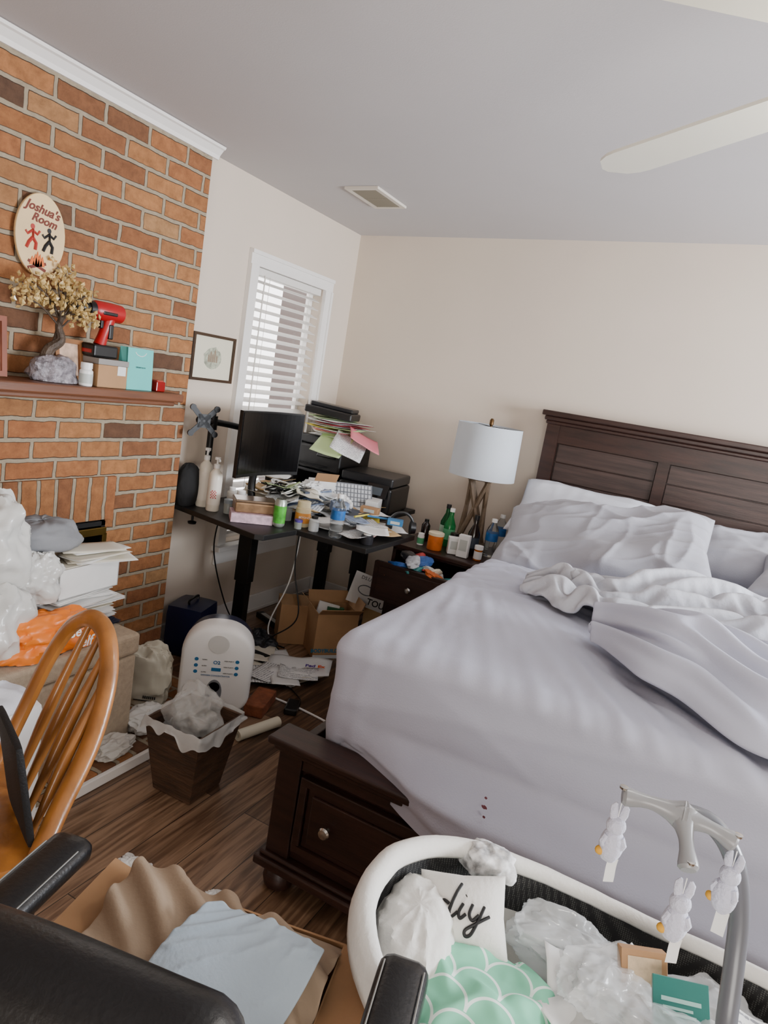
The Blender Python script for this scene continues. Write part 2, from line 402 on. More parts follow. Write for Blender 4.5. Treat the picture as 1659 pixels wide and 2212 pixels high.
bl=thing('window_blind','white horizontal slat blind lowered inside the window','blind',(XW-.03,3.365,.56))
slat=mat('white_blind_slat','#E2DFDA',.5,var=.02)
g=G()
for i in range(29):
    z=.02+i*.0495
    g.add(cbox(.050,.645,.0035),TM((0,0,z),(0,math.radians(24),0)))
mk('slat',g,slat,bl,smooth=False,label='white horizontal slats')
mk('head_rail',box(-.025,.025,-.325,.325,1.435,1.475),slat,bl,smooth=False,bevel=.003)
mk('bottom_rail',box(-.02,.02,-.322,.322,-.02,.0),slat,bl,smooth=False,bevel=.003)
g=G()
for yy in(-.2,.2): g.add(tube([(.028,yy,0),(.028,yy,1.44)],.0015,6))
g.add(tube([(.032,-.25,.5),(.032,-.25,1.44)],.004,8))
mk('blind_cord',g,mat('blind_cord','#D8D4CC',.7),bl)
vt=thing('ceiling_vent','rectangular white slotted metal air vent in the ceiling','vent',(-1.895,3.255,cz(-1.895)-.001),(0,-math.atan(.035),0))
g=G(); 
for q in((-.095,.095,-.165,-.14),(-.095,.095,.14,.165),(-.095,-.07,-.139,.139),(.07,.095,-.139,.139)): g.add(box(q[0],q[1],q[2],q[3],-.012,0))
mk('vent_frame',g,mat('vent_white','#D9D2C6',.5),vt,smooth=False)
g=G()
for i in range(13): g.add(cbox(.002,.28,.012),TM((-.062+i*.0103,0,-.007),(0,.6,0)))
g.add(box(-.07,.07,-.004,.004,-.011,-.002))
mk('louver',g,mat('vent_louver','#7F7666',.5),vt,smooth=False)
mk('vent_cavity',box(-.07,.07,-.14,.14,-.0015,-.0005),mat('vent_dark','#2a2620',.9),vt,smooth=False)
# ------------ ceiling fan
FX,FY=.185,1.342
fan=thing('ceiling_fan','white five-blade ceiling fan with an added glowing globe','ceiling fan',(FX,FY,2.17))
fw=mat('fan_white','#FFFEF0',.35,var=.02)
mk('motor_housing',lathe([(.0,-.06),(.07,-.055),(.11,-.03),(.12,.02),(.11,.07),(.05,.11),(.03,.13)],36),fw,fan)
zt=cz(FX)-2.17
mk('downrod',lathe([(.012,.12),(.012,zt-.06),(.06,zt-.05),(.065,zt-.002)],20),fw,fan)
gm=bpy.data.materials.new('added_glow'); gm.use_nodes=True; gb=gm.node_tree.nodes['Principled BSDF']; gb.inputs['Base Color'].default_value=(1,.97,.9,1); gb.inputs['Emission Color'].default_value=(1,.96,.88,1); gb.inputs['Emission Strength'].default_value=6  # glowing globe added out of view to brighten blades and ceiling
mk('added_globe',lathe([(.05,-.062),(.085,-.085),(.10,-.12),(.085,-.16),(.05,-.185),(0,-.195)],32),gm,fan,label='added glowing globe out of view')
def blade():
    out=[]
    n=20
    for s in(.004,-.004):
        for i in range(n+1):
            t=i/n; x=.16+.67*t; hw=.046+.014*t
            if t>.85: hw*=math.sqrt(max(0,1-((t-.85)/.152)**2))
            out.append((x,-hw,s)); out.append((x,hw,s))
    f=[]; m=2*(n+1)
    for i in range(n):
        a=2*i; f+= [(a,a+2,a+3,a+1),(m+a+1,m+a+3,m+a+2,m+a),(a,m+a,m+a+2,a+2),(a+1,a+3,m+a+3,m+a+1)]
    f+=[(0,1,m+1,m),(m-2,2*m-2,2*m-1,m-1)]
    return out,f
bb=None
for i in range(5):
    a=math.radians(139+72*i); M=TM((0,0,0),(0,0,a))@TM((0,0,0),(math.radians(4),0,0))
    if bb is None:
        bb=mk('blade',blade(),fw,fan,smooth=False,M=M); ba=mk('blade_bracket',box(.09,.22,-.02,.02,-.012,-.005),chrome,fan,smooth=False,bevel=.003,M=M)
    else:
        for s in(bb,ba):
            c=s.copy(); COL.objects.link(c); c.matrix_local=M
# ------------ mantel
g=G().add(box(-2.339,-2.13,.6,2.28,1.315,1.35)).add(box(-2.339,-2.15,.62,2.25,1.295,1.315))
mk('mantel_shelf',g,mantelm,smooth=False,bevel=.006,label='dark oak mantel shelf mounted on the brick chimney',cat='mantel shelf')
pq=thing('wall_plaque','oval wooden plaque with burnt lettering hung on brick','plaque',(-2.327,1.685,1.725))
ov=[(.098*math.cos(2*pi*i/40),.14*math.sin(2*pi*i/40)) for i in range(40)]
v,f=prism(ov,0,.012)
mk('plaque_board',(v,f),mat('birch_wood','#E0C290',.5,var=.1,vs=10,stretch=(1,1,4)),pq,smooth=False,bevel=.003,M=face((0,0,.128),(1,0,0)))
dkr=mat('burnt_red','#6A2414',.6)
text("Joshua's",.042,dkr,pq,face((.0135,0,.213),(1,0,0),(0,.12,1)),.3,bold=.001); text("Room",.040,dkr,pq,face((.0135,.008,.178),(1,0,0),(0,.12,1)),.3,bold=.001)
text("Ranger",.014,mat('yellow_ink','#C98A20',.6),pq,face((.0135,.05,.055),(1,0,0)),.3)
fl=G()
for dx,h in((-.02,.03),(0,.05),(.02,.035),(-.008,.04),(.01,.042)): fl.add(prism([(dx-.01,0),(dx+.01,0),(dx+.005,h*.6),(dx,h),(dx-.006,h*.5)],0,.001))
mk('painted_flame',fl,mat('flame_orange','#D8661C',.6),pq,smooth=False,M=face((.0135,-.01,.022),(1,0,0)))
fl=G()
for s in(-1,1): fl.add(cbox(.075,.01,.001),TM((0,.006,0),(0,0,.35*s)))
mk('painted_log',fl,dkr,pq,smooth=False,M=face((.0135,-.01,.016),(1,0,0)))
for dy_,mm_ in((-.035,mat('painted_red','#A8322A',.6)),(.03,mat('painted_black','#18181C',.6))):
    fl=G()
    fl.add(prism([(.008*math.cos(t),.058+.009*math.sin(t)) for t in [2*pi*i/12 for i in range(12)]],0,.001))
    fl.add(tube([(0,.05,0),(.002,.02,0)],.0095,6,flat=.2)).add(tube([(0,.045,0),(.02,.035,0),(.028,.048,0)],.0045,5)).add(tube([(0,.045,0),(-.018,.03,0),(-.026,.04,0)],.0045,5)).add(tube([(.002,.022,0),(.016,.005,0),(.014,-.018,0)],.0058,5)).add(tube([(.002,.022,0),(-.012,.004,0),(-.02,-.016,0)],.0058,5))
    mk('painted_figure',fl,mm_,pq,smooth=False,M=face((.0130,dy_,.092),(1,0,0)))
tr=thing('gem_tree','gemstone bonsai tree with amber leaves on amethyst base','ornament',(-2.235,1.70,1.351))
mk('crystal_base',blob(.06,.085,.06,.22,2.5,3,48,flat=-.55,fn=film),mat('amethyst_rock','#8C868C',.35,var=.6,vs=45,bump=.8,bs=60),tr,M=TM((0,.01,.034)),sharp=20)
tk=mat('twisted_trunk','#4E4034',.6,var=.4,vs=30,bump=.6,bs=80)
g=G()
tp=smoothpath([(0,-.03,.05),(.0,-.015,.11),(.01,.025,.15),(.0,.02,.20),(0,.035,.24)],6)
g.add(tube(tp,[.024-.016*i/len(tp) for i in range(len(tp))],8))
for dx in(-.014,.014): g.add(tube(smoothpath([(dx*1.5,-.03+dx,.04),(-dx*.6,-.01,.1),(dx*.8,.02,.15),(-dx*.3,.02,.2)],5),.010,7))
ends=[]
random.seed(3)
for i in range(16):
    e=Vector((random.uniform(-.05,.06),random.uniform(-.15,.10),random.uniform(.23,.39)));
    if abs(e.y+.02)>.1: e.z=random.uniform(.23,.29)
    ends.append(e)
    s=Vector((0,.025,random.uniform(.18,.24))); g.add(tube(smoothpath([s,(s+e)/2+Vector((0,0,.015)),e],4),.0035,6))
mk('trunk',g,tk,tr)
g=G()
octa=([(1,0,0),(-1,0,0),(0,1,0),(0,-1,0),(0,0,1),(0,0,-1)],[(0,2,4),(2,1,4),(1,3,4),(3,0,4),(2,0,5),(1,2,5),(3,1,5),(0,3,5)])
for i in range(430):
    e=random.choice(ends); p=e+Vector((random.gauss(0,.018),random.gauss(0,.022),random.gauss(0,.016)))
    if p.x<-.085:p.x=-.085
    g.add(octa,TM(p,(random.random()*6,random.random()*6,0),(.013,.011,.006)))
mk('foliage',g,mat('amber_gem','#CFB276',.2,var=.4,vs=60,coat=.5),tr,smooth=False,weld=False,label='amber gemstone leaves')
def pframe(name,label,w_,h_,M,fm,fwid,artm,cat='picture frame'):
    t=thing(name,label,cat); t.matrix_world=M
    g=G()
    for q in((-w_/2,w_/2,-h_/2,-h_/2+fwid),(-w_/2,w_/2,h_/2-fwid,h_/2),(-w_/2,-w_/2+fwid,-h_/2+fwid,h_/2-fwid),(w_/2-fwid,w_/2,-h_/2+fwid,h_/2-fwid)): g.add(box(q[0],q[1],q[2],q[3],0,.016))
    mk('frame',g,fm,t,smooth=False)
    mk('picture_print',box(-w_/2+fwid*.8,w_/2-fwid*.8,-h_/2+fwid*.8,h_/2-fwid*.8,.001,.006),artm,t,smooth=False)
    return t
def lean(loc,n,tilt): return face(loc,(Vector(n)+Vector((0,0,tilt))))
wood2=mat('photo_frame_wood','#8A5A30',.4,var=.2)
skin=mat('photo_print','#C9A890',.5,var=.5,vs=25)
pframe('photo_frame','small wooden frame with a faded portrait on the mantel',.12,.15,lean((-2.26,1.785,1.435),(1,0,0),.15),wood2,.016,skin)
pframe('photo_frame','wooden picture frame standing at the mantel edge',.14,.20,lean((-2.24,1.45,1.453),(1,0,0),.1),mat('reddish_frame','#7A3A20',.4,var=.2),.018,skin)
t=pframe('picture_frame','gilt-edged dark frame with a small building sketch',.315,.235,face((XW+.002,2.765,1.52),(1,0,0)),mat('dark_gilt','#3A2716',.4,var=.3),.014,mat('mat_board','#DCD6C0',.7,var=.03))
mk('sketch',prism([(.065*math.cos(a*.5)*(1+.25*nz((a,0,0),2)),.055*math.sin(a*.5)*(1+.25*nz((a,3,0),2))) for a in [2*pi*2*i/24 for i in range(24)]],.0062,.0066),mat('watercolour_sketch','#A9AC98',.7,var=.45,vs=60),t,smooth=False)
g=G()
for x,h in((-.03,.03),(-.015,.045),(0,.035),(.014,.055),(.03,.028)): g.add(prism([(x-.006,-.02),(x+.006,-.02),(x+.006,h-.02),(x,h-.008),(x-.006,h-.02)],.0067,.0072))
mk('sketched_house',g,mat('sketch_brown','#8C7A66',.7),t,smooth=False)
def bottle(name,label,loc,prof,m,capprof=None,capm=None,lab=None,labm=None,rot=(0,0,0),cat='bottle',group=None):
    t=thing(name,label,cat,loc,rot,group)
    mk('bottle_body',lathe(prof,28),m,t)
    if capprof: mk('cap',lathe(capprof,24),capm,t)
    if lab:
        r,za,zb=lab; mk('product_label',lathe([(r,za),(r+.0006,za),(r+.0006,zb),(r,zb)],28,False),labm,t)
    return t
bottle('pill_bottle','small white pill bottle on the mantel',(-2.17,1.80,1.351),[(.022,0),(.024,.004),(.024,.055),(.018,.062),(.018,.066)],whitepl,[(.021,.064),(.021,.084),(.019,.086)],whitepl,(.0242,.01,.045),mat('label_grey','#B8BDB8',.5))
ct=thing('gift_box','small kraft box with clear plastic lid on mantel','box',(-2.225,1.915,1.351))
mk('box_body',cbox(.13,.14,.085,(0,0,.0425)),cardb,ct,smooth=False,bevel=.002); mk('lid',cbox(.135,.145,.022,(0,0,.0965)),mat('grey_lid','#8C8884',.4),ct,smooth=False,bevel=.002)
mk('price_tag',box(.0655,.0665,.02,.06,.05,.085),paperw,ct,smooth=False)
red=mat('drill_red','#A81218',.35,var=.08)
dr=thing('cordless_drill','red and black cordless drill standing on a box','drill',(-2.225,1.895,1.460),(0,0,math.radians(90)))
dr.scale=(1.12,1.12,1.12)
mk('battery',cbox(.10,.075,.042,(0,0,.022)),black,dr,smooth=False,bevel=.006)
mk('battery_latch',cbox(.102,.05,.014,(0,0,.018)),red,dr,smooth=False,bevel=.003)
mk('handle',tube([(.0,0,.04),(.01,0,.07),(.025,0,.11),(.032,0,.14)],[.021,.018,.019,.024],14),red,dr)
mk('motor_body',tube([(.078,0,.155),(.075,0,.155),(.03,0,.155),(-.03,0,.155),(-.04,0,.155)],[.02,.031,.033,.032,.026],20),red,dr)
mk('chuck',tube([(-.04,0,.155),(-.06,0,.155),(-.062,0,.155),(-.09,0,.155),(-.105,0,.155)],[.028,.026,.02,.018,.008],18),black,dr)
mk('trigger',cbox(.012,.016,.035,(.0,0,.115)),black,dr,smooth=False,bevel=.003)
mk('grip_panel',cbox(.018,.046,.05,(.028,0,.09)),black,dr,smooth=False,bevel=.004)
mk('side_panel',cbox(.06,.068,.012,(.01,0,.150)),black,dr,smooth=False,bevel=.003)
tl=mat('robin_egg_blue','#5FC2BC',.5,var=.03)
tb=thing('gift_bag','small turquoise paper gift bag standing on mantel','bag',(-2.20,2.06,1.351),(0,0,.05))
mk('bag_body',([(-.03,-.07,0),(.03,-.07,0),(.03,.07,0),(-.03,.07,0),(-.02,-.07,.165),(.022,-.07,.165),(.022,.07,.165),(-.02,.07,.165),(0,-.058,.165),(0,.058,.165)],[(0,1,2,3),(1,5,6,2),(0,3,7,4),(0,4,8,5,1),(3,2,6,9,7)]),tl,tb,smooth=False)
mk('bag_handle',tube(smoothpath([(.023,-.03,.15),(.024,-.02,.14),(.025,0,.135),(.024,.02,.14),(.023,.03,.15)],4),.0015,6),whitepl,tb)
text("TIFFANY & CO.",.008,ink,tb,face((.0285,0,.09),(1,0,.03)))
rc=thing('candle_holder','small red glass cube candle on mantel','candle',(-2.2,2.185,1.351))
mk('glass_holder',cbox(.05,.05,.042,(0,0,.021)),mat('red_glass','#8E1212',.15,var=.1),rc,smooth=False,bevel=.004); mk('candle_wax',cbox(.036,.036,.004,(0,0,.044)),mat('red_wax','#B23A30',.5),rc,smooth=False)
fp=thing('fireplace','black firebox opening with brass trim in brick wall','fireplace',(-2.33,1.675,.046))
g=G().add(box(-.19,-.17,-.42,.42,0,.71)).add(box(-.17,0,-.42,-.40,0,.71)).add(box(-.17,0,.40,.42,0,.71)).add(box(-.17,0,-.42,.42,.69,.71))
mk('firebox',g,mat('soot_black','#080808',.8,var=.3),fp,smooth=False)
mk('brass_trim',G().add(box(.0,.012,-.42,.42,.655,.685)).add(box(0,.012,-.42,-.40,0,.655)).add(box(0,.012,.40,.42,0,.655)),mat('aged_brass','#6B5526',.35,metal=.8,var=.2),fp,smooth=False,bevel=.003)
# ------------ ottoman
ot=thing('storage_ottoman','beige upholstered storage bench standing on the hearth','ottoman',(-2.02,1.36,.046))
lin_=mat('beige_linen','#B2A18B',.9,var=.12,vs=60,bump=.35,bs=350)
mk('ottoman_body',cbox(.44,.93,.34,(0,0,.17)),lin_,ot,smooth=False,bevel=.012,seg=3); mk('lid',cbox(.455,.945,.085,(0,0,.388)),lin_,ot,smooth=False,bevel=.018,seg=3)
OT=.046+.4315
random.seed(11)
z=OT+.002
pc=[paperw,mat('cream_paper','#DCD6C6',.7),mat('grey_folder','#9DA0A4',.7),mat('navy_folder','#1B2238',.6)]
for i in range(13):
    h=random.uniform(.006,.016); m=pc[3] if i in(0,1) else random.choice(pc[:2]+[pc[0]])
    if i==1: h=.02
    rz=random.uniform(-.22,.22); cx=-2.045+random.uniform(-.03,.03); cy=1.69+random.uniform(-.03,.03)
    g=G()
    for k in range(4): g.add(cbox(.215,.28,h/4*.85,(random.uniform(-.01,.01),random.uniform(-.012,.012),h*(k+.5)/4)))
    mk('paper_stack',g,m,smooth=False,loc=(cx,cy,z),rot=(0,0,rz),label='bundle of loose mail and papers piled on bench',cat='papers',group='papers piled on the bench'); z+=h+.0005
fb=thing('file_box','white cardboard file box stacked on papers','box',(-2.06,1.70,z+.001),(0,0,.08))
mk('box_body',G().add(box(-.11,.11,-.14,.14,0,.004)).add(box(-.11,-.106,-.14,.14,0,.11)).add(box(.106,.11,-.14,.14,0,.11)).add(box(-.11,.11,-.14,-.136,0,.11)).add(box(-.11,.11,.136,.14,0,.11)),paperw,fb,smooth=False)
mk('box_papers',cbox(.2,.26,.105,(0,0,.06)),pc[1],fb,smooth=False)
zb=z+.115
for i in range(7):
    mk('envelope',sheet(6,6,lambda a,b:((a-.5)*.13,(b-.5)*.23,.004*math.sin(a*3+i)+.006*(b-.5)**2)),pc[0] if i%2 else pc[1],solid=.0015,loc=(-2.0+random.uniform(-.01,.03),1.76+random.uniform(-.02,.02),zb+.004+i*.006),rot=(0,0,random.uniform(-.4,.4)),label='opened white envelope lying on the file box',cat='envelope',group='envelopes on the file box')
mk('grey_pouch',blob(.10,.13,.06,.22,1.5,8,64,flat=-.7,fn=baggy),mat('grey_fabric','#84868A',.8,var=.1,bump=.1,bs=60),loc=(-2.09,1.60,zb+.086),label='soft grey cloth pouch resting on paper pile',cat='pouch',sharp=60)
def bag(name,label,loc,s,amp=.3,seed=0,m=None,rot=0,sc=1.8,flat=-.8,p=2.1,cat='bag',n=110,group=None,sharp=45,fn=None):
    return mk(name,blob(*s,amp,sc,seed,n,p,flat,fn or baggy),m or bagw,loc=(loc[0],loc[1],loc[2]-flat*s[2]),rot=(0,0,rot),label=label,cat=cat,group=group,sharp=sharp)
bag('plastic_bag','bunched white plastic grocery bag on the bench',(-2.02,1.30,OT+.003),(.17,.14,.16),.48,2)
bag('plastic_bag','knotted white plastic bag leaning over the papers',(-2.06,1.33,OT+.235),(.15,.15,.17),.48,21)
bag('plastic_bag','small crumpled white plastic bag beside file box',(-1.975,1.50,OT+.15),(.065,.09,.09),.48,31)
bag('plastic_bag','large white plastic bag heaped at bench end',(-2.0,1.03,OT+.003),(.18,.13,.28),.48,5)
ob=thing('orange_bag','crumpled orange plastic shopping bag with white script','bag',(-1.895,1.50,OT+.002))
om=mat('orange_film','#EE7E22',.35,var=.06)
mk('bag_body',blob(.085,.16,.078,.38,1.9,14,100,2.6,-.6,film),om,ob,M=TM((0,0,.047)),sharp=40)
text("Rose",.046,whitepl,ob,face((.100,-.0,.078),(1,-.1,.5)),.4,bold=.001); text("self",.046,whitepl,ob,face((.118,.05,.042),(1,-.1,.3)),.4,bold=.001)
wb=thing('storage_bin','white plastic bin beside the bench with rags','bin',(-1.685,1.06,.046))
mk('bin_body',rbox(.165,.46,.42,.03,.04),whitepl,wb,M=TM((0,0,.21)))
mk('rag',mound([(-.07,-.1),(.06,-.12),(.07,.1),(-.06,.12)],(0,0),.42,.03,lambda p,r:.02*fold(p,.6,14,2)+.012*fold(p,2,16,5),30,140),whitec,wb,M=TM((0,.08,0)))
mm=mat('poly_mailer','#C9C5B4',.4,var=.05)
ml=thing('mailer_bag','cream plastic mailer slumped against the bench','package',(-1.97,2.05,.048),(0,0,.5))
mk('mailer_body',blob(.105,.05,.125,.34,2.0,4,90,3.2,-.9,film),mm,ml,M=TM((0,0,.112)),sharp=40)
g=G()
for i in range(7): g.add(cbox(.004,.003,.012),TM((.02+i*.008,-.053,.045)))
g.add(cbox(.1,.003,.003),TM((.03,-.055,.03)))
mk('printed_barcode',g,ink,ml,smooth=False)
bag('plastic_bag','thin crumpled clear plastic bag lying on the hearth',(-1.80,1.93,.048),(.07,.09,.04),.5,44,bagw,fn=film)
bag('plastic_wrap','thin crumpled plastic wrap on hearth edge',(-1.75,1.70,.048),(.05,.08,.03),.6,45,mat('milky_film','#E4E2DC',.2,alpha=.7),fn=film)
# ------------ waste basket
wbk=thing('waste_basket','dark wood tapered square waste basket with plastic liner','waste basket',(-1.455,1.785,.002),(0,0,.04))
def frust(a,b,h,th):
    v=[];
    for s,z in((a,0),(b,h),(b-th,h),(a-th,.01)):
        for x,y in((-1,-1),(1,-1),(1,1),(-1,1)): v.append((x*s,y*s,z))
    f=[(3,2,1,0)]
    for k in range(3):
        for i in range(4): j=(i+1)%4; f.append((k*4+i,k*4+j,(k+1)*4+j,(k+1)*4+i))
    f.append((12,13,14,15)); return v,f
mk('basket_body',frust(.084,.122,.28,.01),mat('weathered_dark_wood','#4C3524',.6,var=.6,vs=8,bump=.5,bs=25,stretch=(1,1,7)),wbk,smooth=False,bevel=.003)
def linf(a,b):
    th=2*pi*a; c,s=math.cos(th),math.sin(th); k=1/max(abs(c),abs(s)); k=k*.95+.05*1.0
    d=film((c,s,b*.5),2.4,7)
    if b<.35: r=.100+.024*(b/.35); z=.20+.086*(b/.35)
    else:
        t=(b-.35)/.65; r=.126+.008*t+.014*t*d; z=.288-(.024+.06*max(0,nz((c*2,s*2,0),1.3,7)+.2))*t
    return (r*k*c+.006*d,r*k*s+.006*d,z+.008*d)
mk('bin_liner',sheet(180,16,linf),mat('liner_film','#E2E4E2',.2,alpha=.65),wbk,sharp=50)
clr=mat('grey_plastic_film','#D6D6D2',.12,var=.1,vs=20,alpha=.32)
bag('crumpled_bag','crumpled clear plastic bag stuffed in the basket',(-1.455,1.785,.225),(.082,.080,.085),.6,12,clr,n=120,sc=1.4,fn=film,sharp=50)
bag('crumpled_bag','thin clear plastic packaging inside the basket',(-1.445,1.775,.215),(.060,.066,.070),.7,15,clr,n=100,sc=1.5,fn=film,sharp=50)
# ------------ oxygen concentrator
oc=thing('air_machine','white rounded oxygen concentrator with blue labels on hearth','medical device',(-1.725,2.22,.048),(0,0,math.radians(-54)))
oc.scale=(1.12,1.12,1.03)
def outline(w,h,r,n=10):
    pts=[]
    for cx,cz_,a0 in((w/2-r*.7,r*.7,-90),(w/2-r,h-r,0),(-w/2+r,h-r,90),(-w/2+r*.7,r*.7,180)):
        rr=r if cz_>h/2 else r*.7
        for i in range(n+1):
            a=math.radians(a0+90*i/n); pts.append((cx+rr*math.cos(a),cz_+rr*math.sin(a)))
    return pts
def shell(o,steps):
    v=[];f=[];n=len(o); cz_=sum(p[1] for p in o)/n
    for x,s in steps:
        for a,b in o: v.append((x,a*s,cz_+(b-cz_)*s))
    for k in range(len(steps)-1):
        for i in range(n): j=(i+1)%n; f.append((k*n+i,k*n+j,(k+1)*n+j,(k+1)*n+i))
    f.append(tuple(range(n))[::-1]); f.append(tuple((len(steps)-1)*n+i for i in range(n)))
    return v,f
oo=outline(.27,.385,.12)
mk('rear_shell',shell(oo,[(-.13,.86),(-.11,.93),(-.04,.95)]),navy,oc)
mk('front_cover',shell(oo,[(-.0395,.96),(-.035,.985),(.004,1.0),(.03,1.0),(.05,.985),(.062,.95),(.068,.88),(.07,.6)]),whitepl,oc)
grey=mat('light_grey_plastic','#D6D6D2',.4)
mk('top_button',tube([(.066,0,.315),(.073,0,.315)],[.040,.038],28),grey,oc)
mk('gauge_panel',shell([(math.cos(t)*.030,math.sin(t)*.055) for t in [2*pi*i/28 for i in range(28)]],[(0,1),(.003,1),(.004,.92)]),mat('grey_panel','#77797C',.35),oc,M=TM((.069,0,.105)))
mk('gauge_dial',tube([(.072,0,.13),(.076,0,.13)],.021,24),blackg,oc); mk('knob',tube([(.072,0,.078),(.082,0,.078)],.011,20),black,oc)
blue=mat('label_blue','#2C6FA0',.5)
for yy in(-.075,.075):
    for k in range(3): mk('printed_icon',tube([(.069,yy,.245-k*.027),(.0715,yy,.245-k*.027)],.0075,14),blue,oc)
mk('blue_banner',cbox(.002,.035,.014,(.0705,.0,.205)),blue,oc)
text("OXYGEN CONCENTRATOR",.0085,blue,oc,face((.0712,0,.178),(1,0,0)))
for yy,s in((-.045,'3L/MIN'),(.045,'HIGH PURITY')):
    for k in range(3): text(s,.006,ink,oc,face((.0712,yy,.245-k*.027),(1,0,0)))
text("O2",.02,blue,oc,face((.0712,0,.235),(1,0,0)),bold=.0005)
nb=thing('equipment_case','dark navy rigid equipment case on floor under desk','case',(-2.27,2.66,.002),(0,0,.3))
mk('case_body',rbox(.2,.22,.27,.025,.05),navy,nb,M=TM((0,0,.135))); mk('handle',tube(smoothpath([(0,-.05,.268),(0,-.05,.29),(0,.05,.29),(0,.05,.268)],5),.006,8),black,nb)
tu=thing('poster_tube','rolled white paper tube with printed text on floor','paper roll',(-1.49,2.25,.024),(0,0,0))
mk('rolled_paper',lathe([(.021,-.11),(.023,-.11),(.023,.11),(.021,.11),(.010,.109),(.010,-.109)],24,False),mat('ivory_paper','#D8D2BC',.6),tu,M=TM((0,0,0),(pi/2,0,math.radians(-14))))
bk=thing('loose_brick','single red brick lying at the hearth end','brick',(-1.62,2.43,.002),(0,0,.3))
mk('brick_block',cbox(.09,.19,.055,(0,0,.0275)),mat('loose_brick_clay','#8A4E32',.9,var=.3,vs=30,bump=.5,bs=60),bk,smooth=False,bevel=.004)
for i,(x,y,s,l) in enumerate([(-1.30,1.38,.035,'twisted scrap of white tissue on plank floor'),(-1.03,1.44,.02,'tiny scrap of torn white paper on floor'),(-1.66,2.74,.04,'crumpled white tissue on floor by desk'),(-1.25,1.40,.02,'small torn paper scrap on floor')]):
    mk('paper_scrap',blob(s,s*.6,s*.4,.9,2.5,i+60,40,2,-.5,film),paperw,loc=(x,y,.002+s*.2),rot=(0,0,i*.9),label=l,cat='paper scrap',sharp=20)
def paper(x,y,z,rz,w_,h_,m,label,group,curl=.01,tilt=(0,0),name='paper',seed=0):
    def fn(a,b):
        return ((a-.5)*w_,(b-.5)*h_,curl*(.5+.5*nz((a*1.5,b*1.5,seed),1.3))+curl*2*(a-.5)**2)
    return mk(name,sheet(8,8,fn),m,solid=.0008,loc=(x,y,z),rot=(tilt[0],tilt[1],rz),label=label,cat='paper',group=group)
ylw=mat('yellow_paper','#D8C64A',.7); pnk=mat('pink_paper','#D97A86',.7); grn=mat('pale_green_paper','#BFD69A',.7); rdp=mat('red_paper','#C04048',.7); man=mat('manila_paper','#C9A877',.7)
def printed(name,c):
    m=mat(name,c,.7,var=.03); N=m.node_tree.nodes; L=m.node_tree.links; tc=N['Texture Coordinate']
    w_=N.new('ShaderNodeTexWave'); w_.bands_direction='Y'; w_.inputs['Scale'].default_value=22; L.new(tc.outputs['Object'],w_.inputs['Vector'])
    n=N.new('ShaderNodeTexNoise'); n.inputs['Scale'].default_value=120; L.new(tc.outputs['Object'],n.inputs['Vector'])
    a=N.new('ShaderNodeMath'); a.operation='MULTIPLY'; L.new(w_.outputs['Fac'],a.inputs[0]); L.new(n.outputs[0],a.inputs[1])
    r=N.new('ShaderNodeValToRGB'); r.color_ramp.elements[0].position=.38; r.color_ramp.elements[0].color=(*lin(c),1); r.color_ramp.elements[1].position=.46; r.color_ramp.elements[1].color=(.25,.25,.27,1)
    L.new(a.outputs[0],r.inputs[0]); L.new(r.outputs[0],N['Principled BSDF'].inputs['Base Color']); return m
ppr=printed('printed_letter','#E2E2E0')
fdx=thing('shipping_envelope','large white courier envelope with logo on floor','envelope',(-1.70,2.86,.05),(.05,-.08,.45))
mk('envelope_body',sheet(10,10,lambda a,b:((a-.5)*.33,(b-.5)*.2,.012*nz((a*2,b*2,3),1.5))),paperw,fdx,solid=.004)
text("Fed",.036,mat('logo_purple','#4D2A8C',.5),fdx,TM((.062,-.03,.016)),bold=.0015); text("Ex",.036,mat('logo_orange','#E2561A',.5),fdx,TM((.118,-.03,.016)),bold=.0015)
random.seed(5)
for i in range(12):
    paper(random.uniform(-2.0,-1.64),random.uniform(2.66,2.9),.004+i*.003,random.uniform(-1.5,1.5),.2,.14,[paperw,pc[1],ppr][i%3],'loose white paper scattered on floor beneath desk','papers on the floor under the desk',.014,seed=i)
def openbox(name,label,loc,rz,w_,d_,h_,flaps=True,m=cardb,t=.004,fl=.09):
    b=thing(name,label,'cardboard box',loc,(0,0,rz))
    g=G().add(box(-w_/2,w_/2,-d_/2,d_/2,0,t)).add(box(-w_/2,w_/2,-d_/2,-d_/2+t,t,h_)).add(box(-w_/2,w_/2,d_/2-t,d_/2,t,h_)).add(box(-w_/2,-w_/2+t,-d_/2+t,d_/2-t,t,h_)).add(box(w_/2-t,w_/2,-d_/2+t,d_/2-t,t,h_))
    mk('box_body',g,m,b,smooth=False)
    if flaps:
        for (x,y,rx,ry,sx,sy) in((0,-d_/2,.9,0,w_,fl),(0,d_/2,-.5,0,w_,fl),(-w_/2,0,0,.7,fl,d_),(w_/2,0,0,-.4,fl,d_)):
            if sy==fl: M=TM((x,y,h_),(rx,0,0))@TM((0,0,fl/2)); gg=cbox(sx,t*.8,fl)
            else: M=TM((x,y,h_),(0,-ry,0))@TM((0,0,fl/2)); gg=cbox(t*.8,sy,fl)
            mk('flap',gg,m,b,smooth=False,M=M)
    return b
b1=openbox('shipping_box','closed brown cardboard box on floor under desk',(-2.0,3.23,.002),.7,.19,.19,.23,False)
mk('lid',box(-.095,.095,-.095,.095,.2302,.234),cardb,b1,smooth=False); mk('packing_tape',box(-.02,.02,-.096,.096,.2342,.2348),mat('brown_tape','#8A6238',.3),b1,smooth=False)
b2=openbox('shipping_box','open brown cardboard box with lettering under desk',(-1.75,3.23,.002),.86,.24,.2,.26,True,fl=.07)
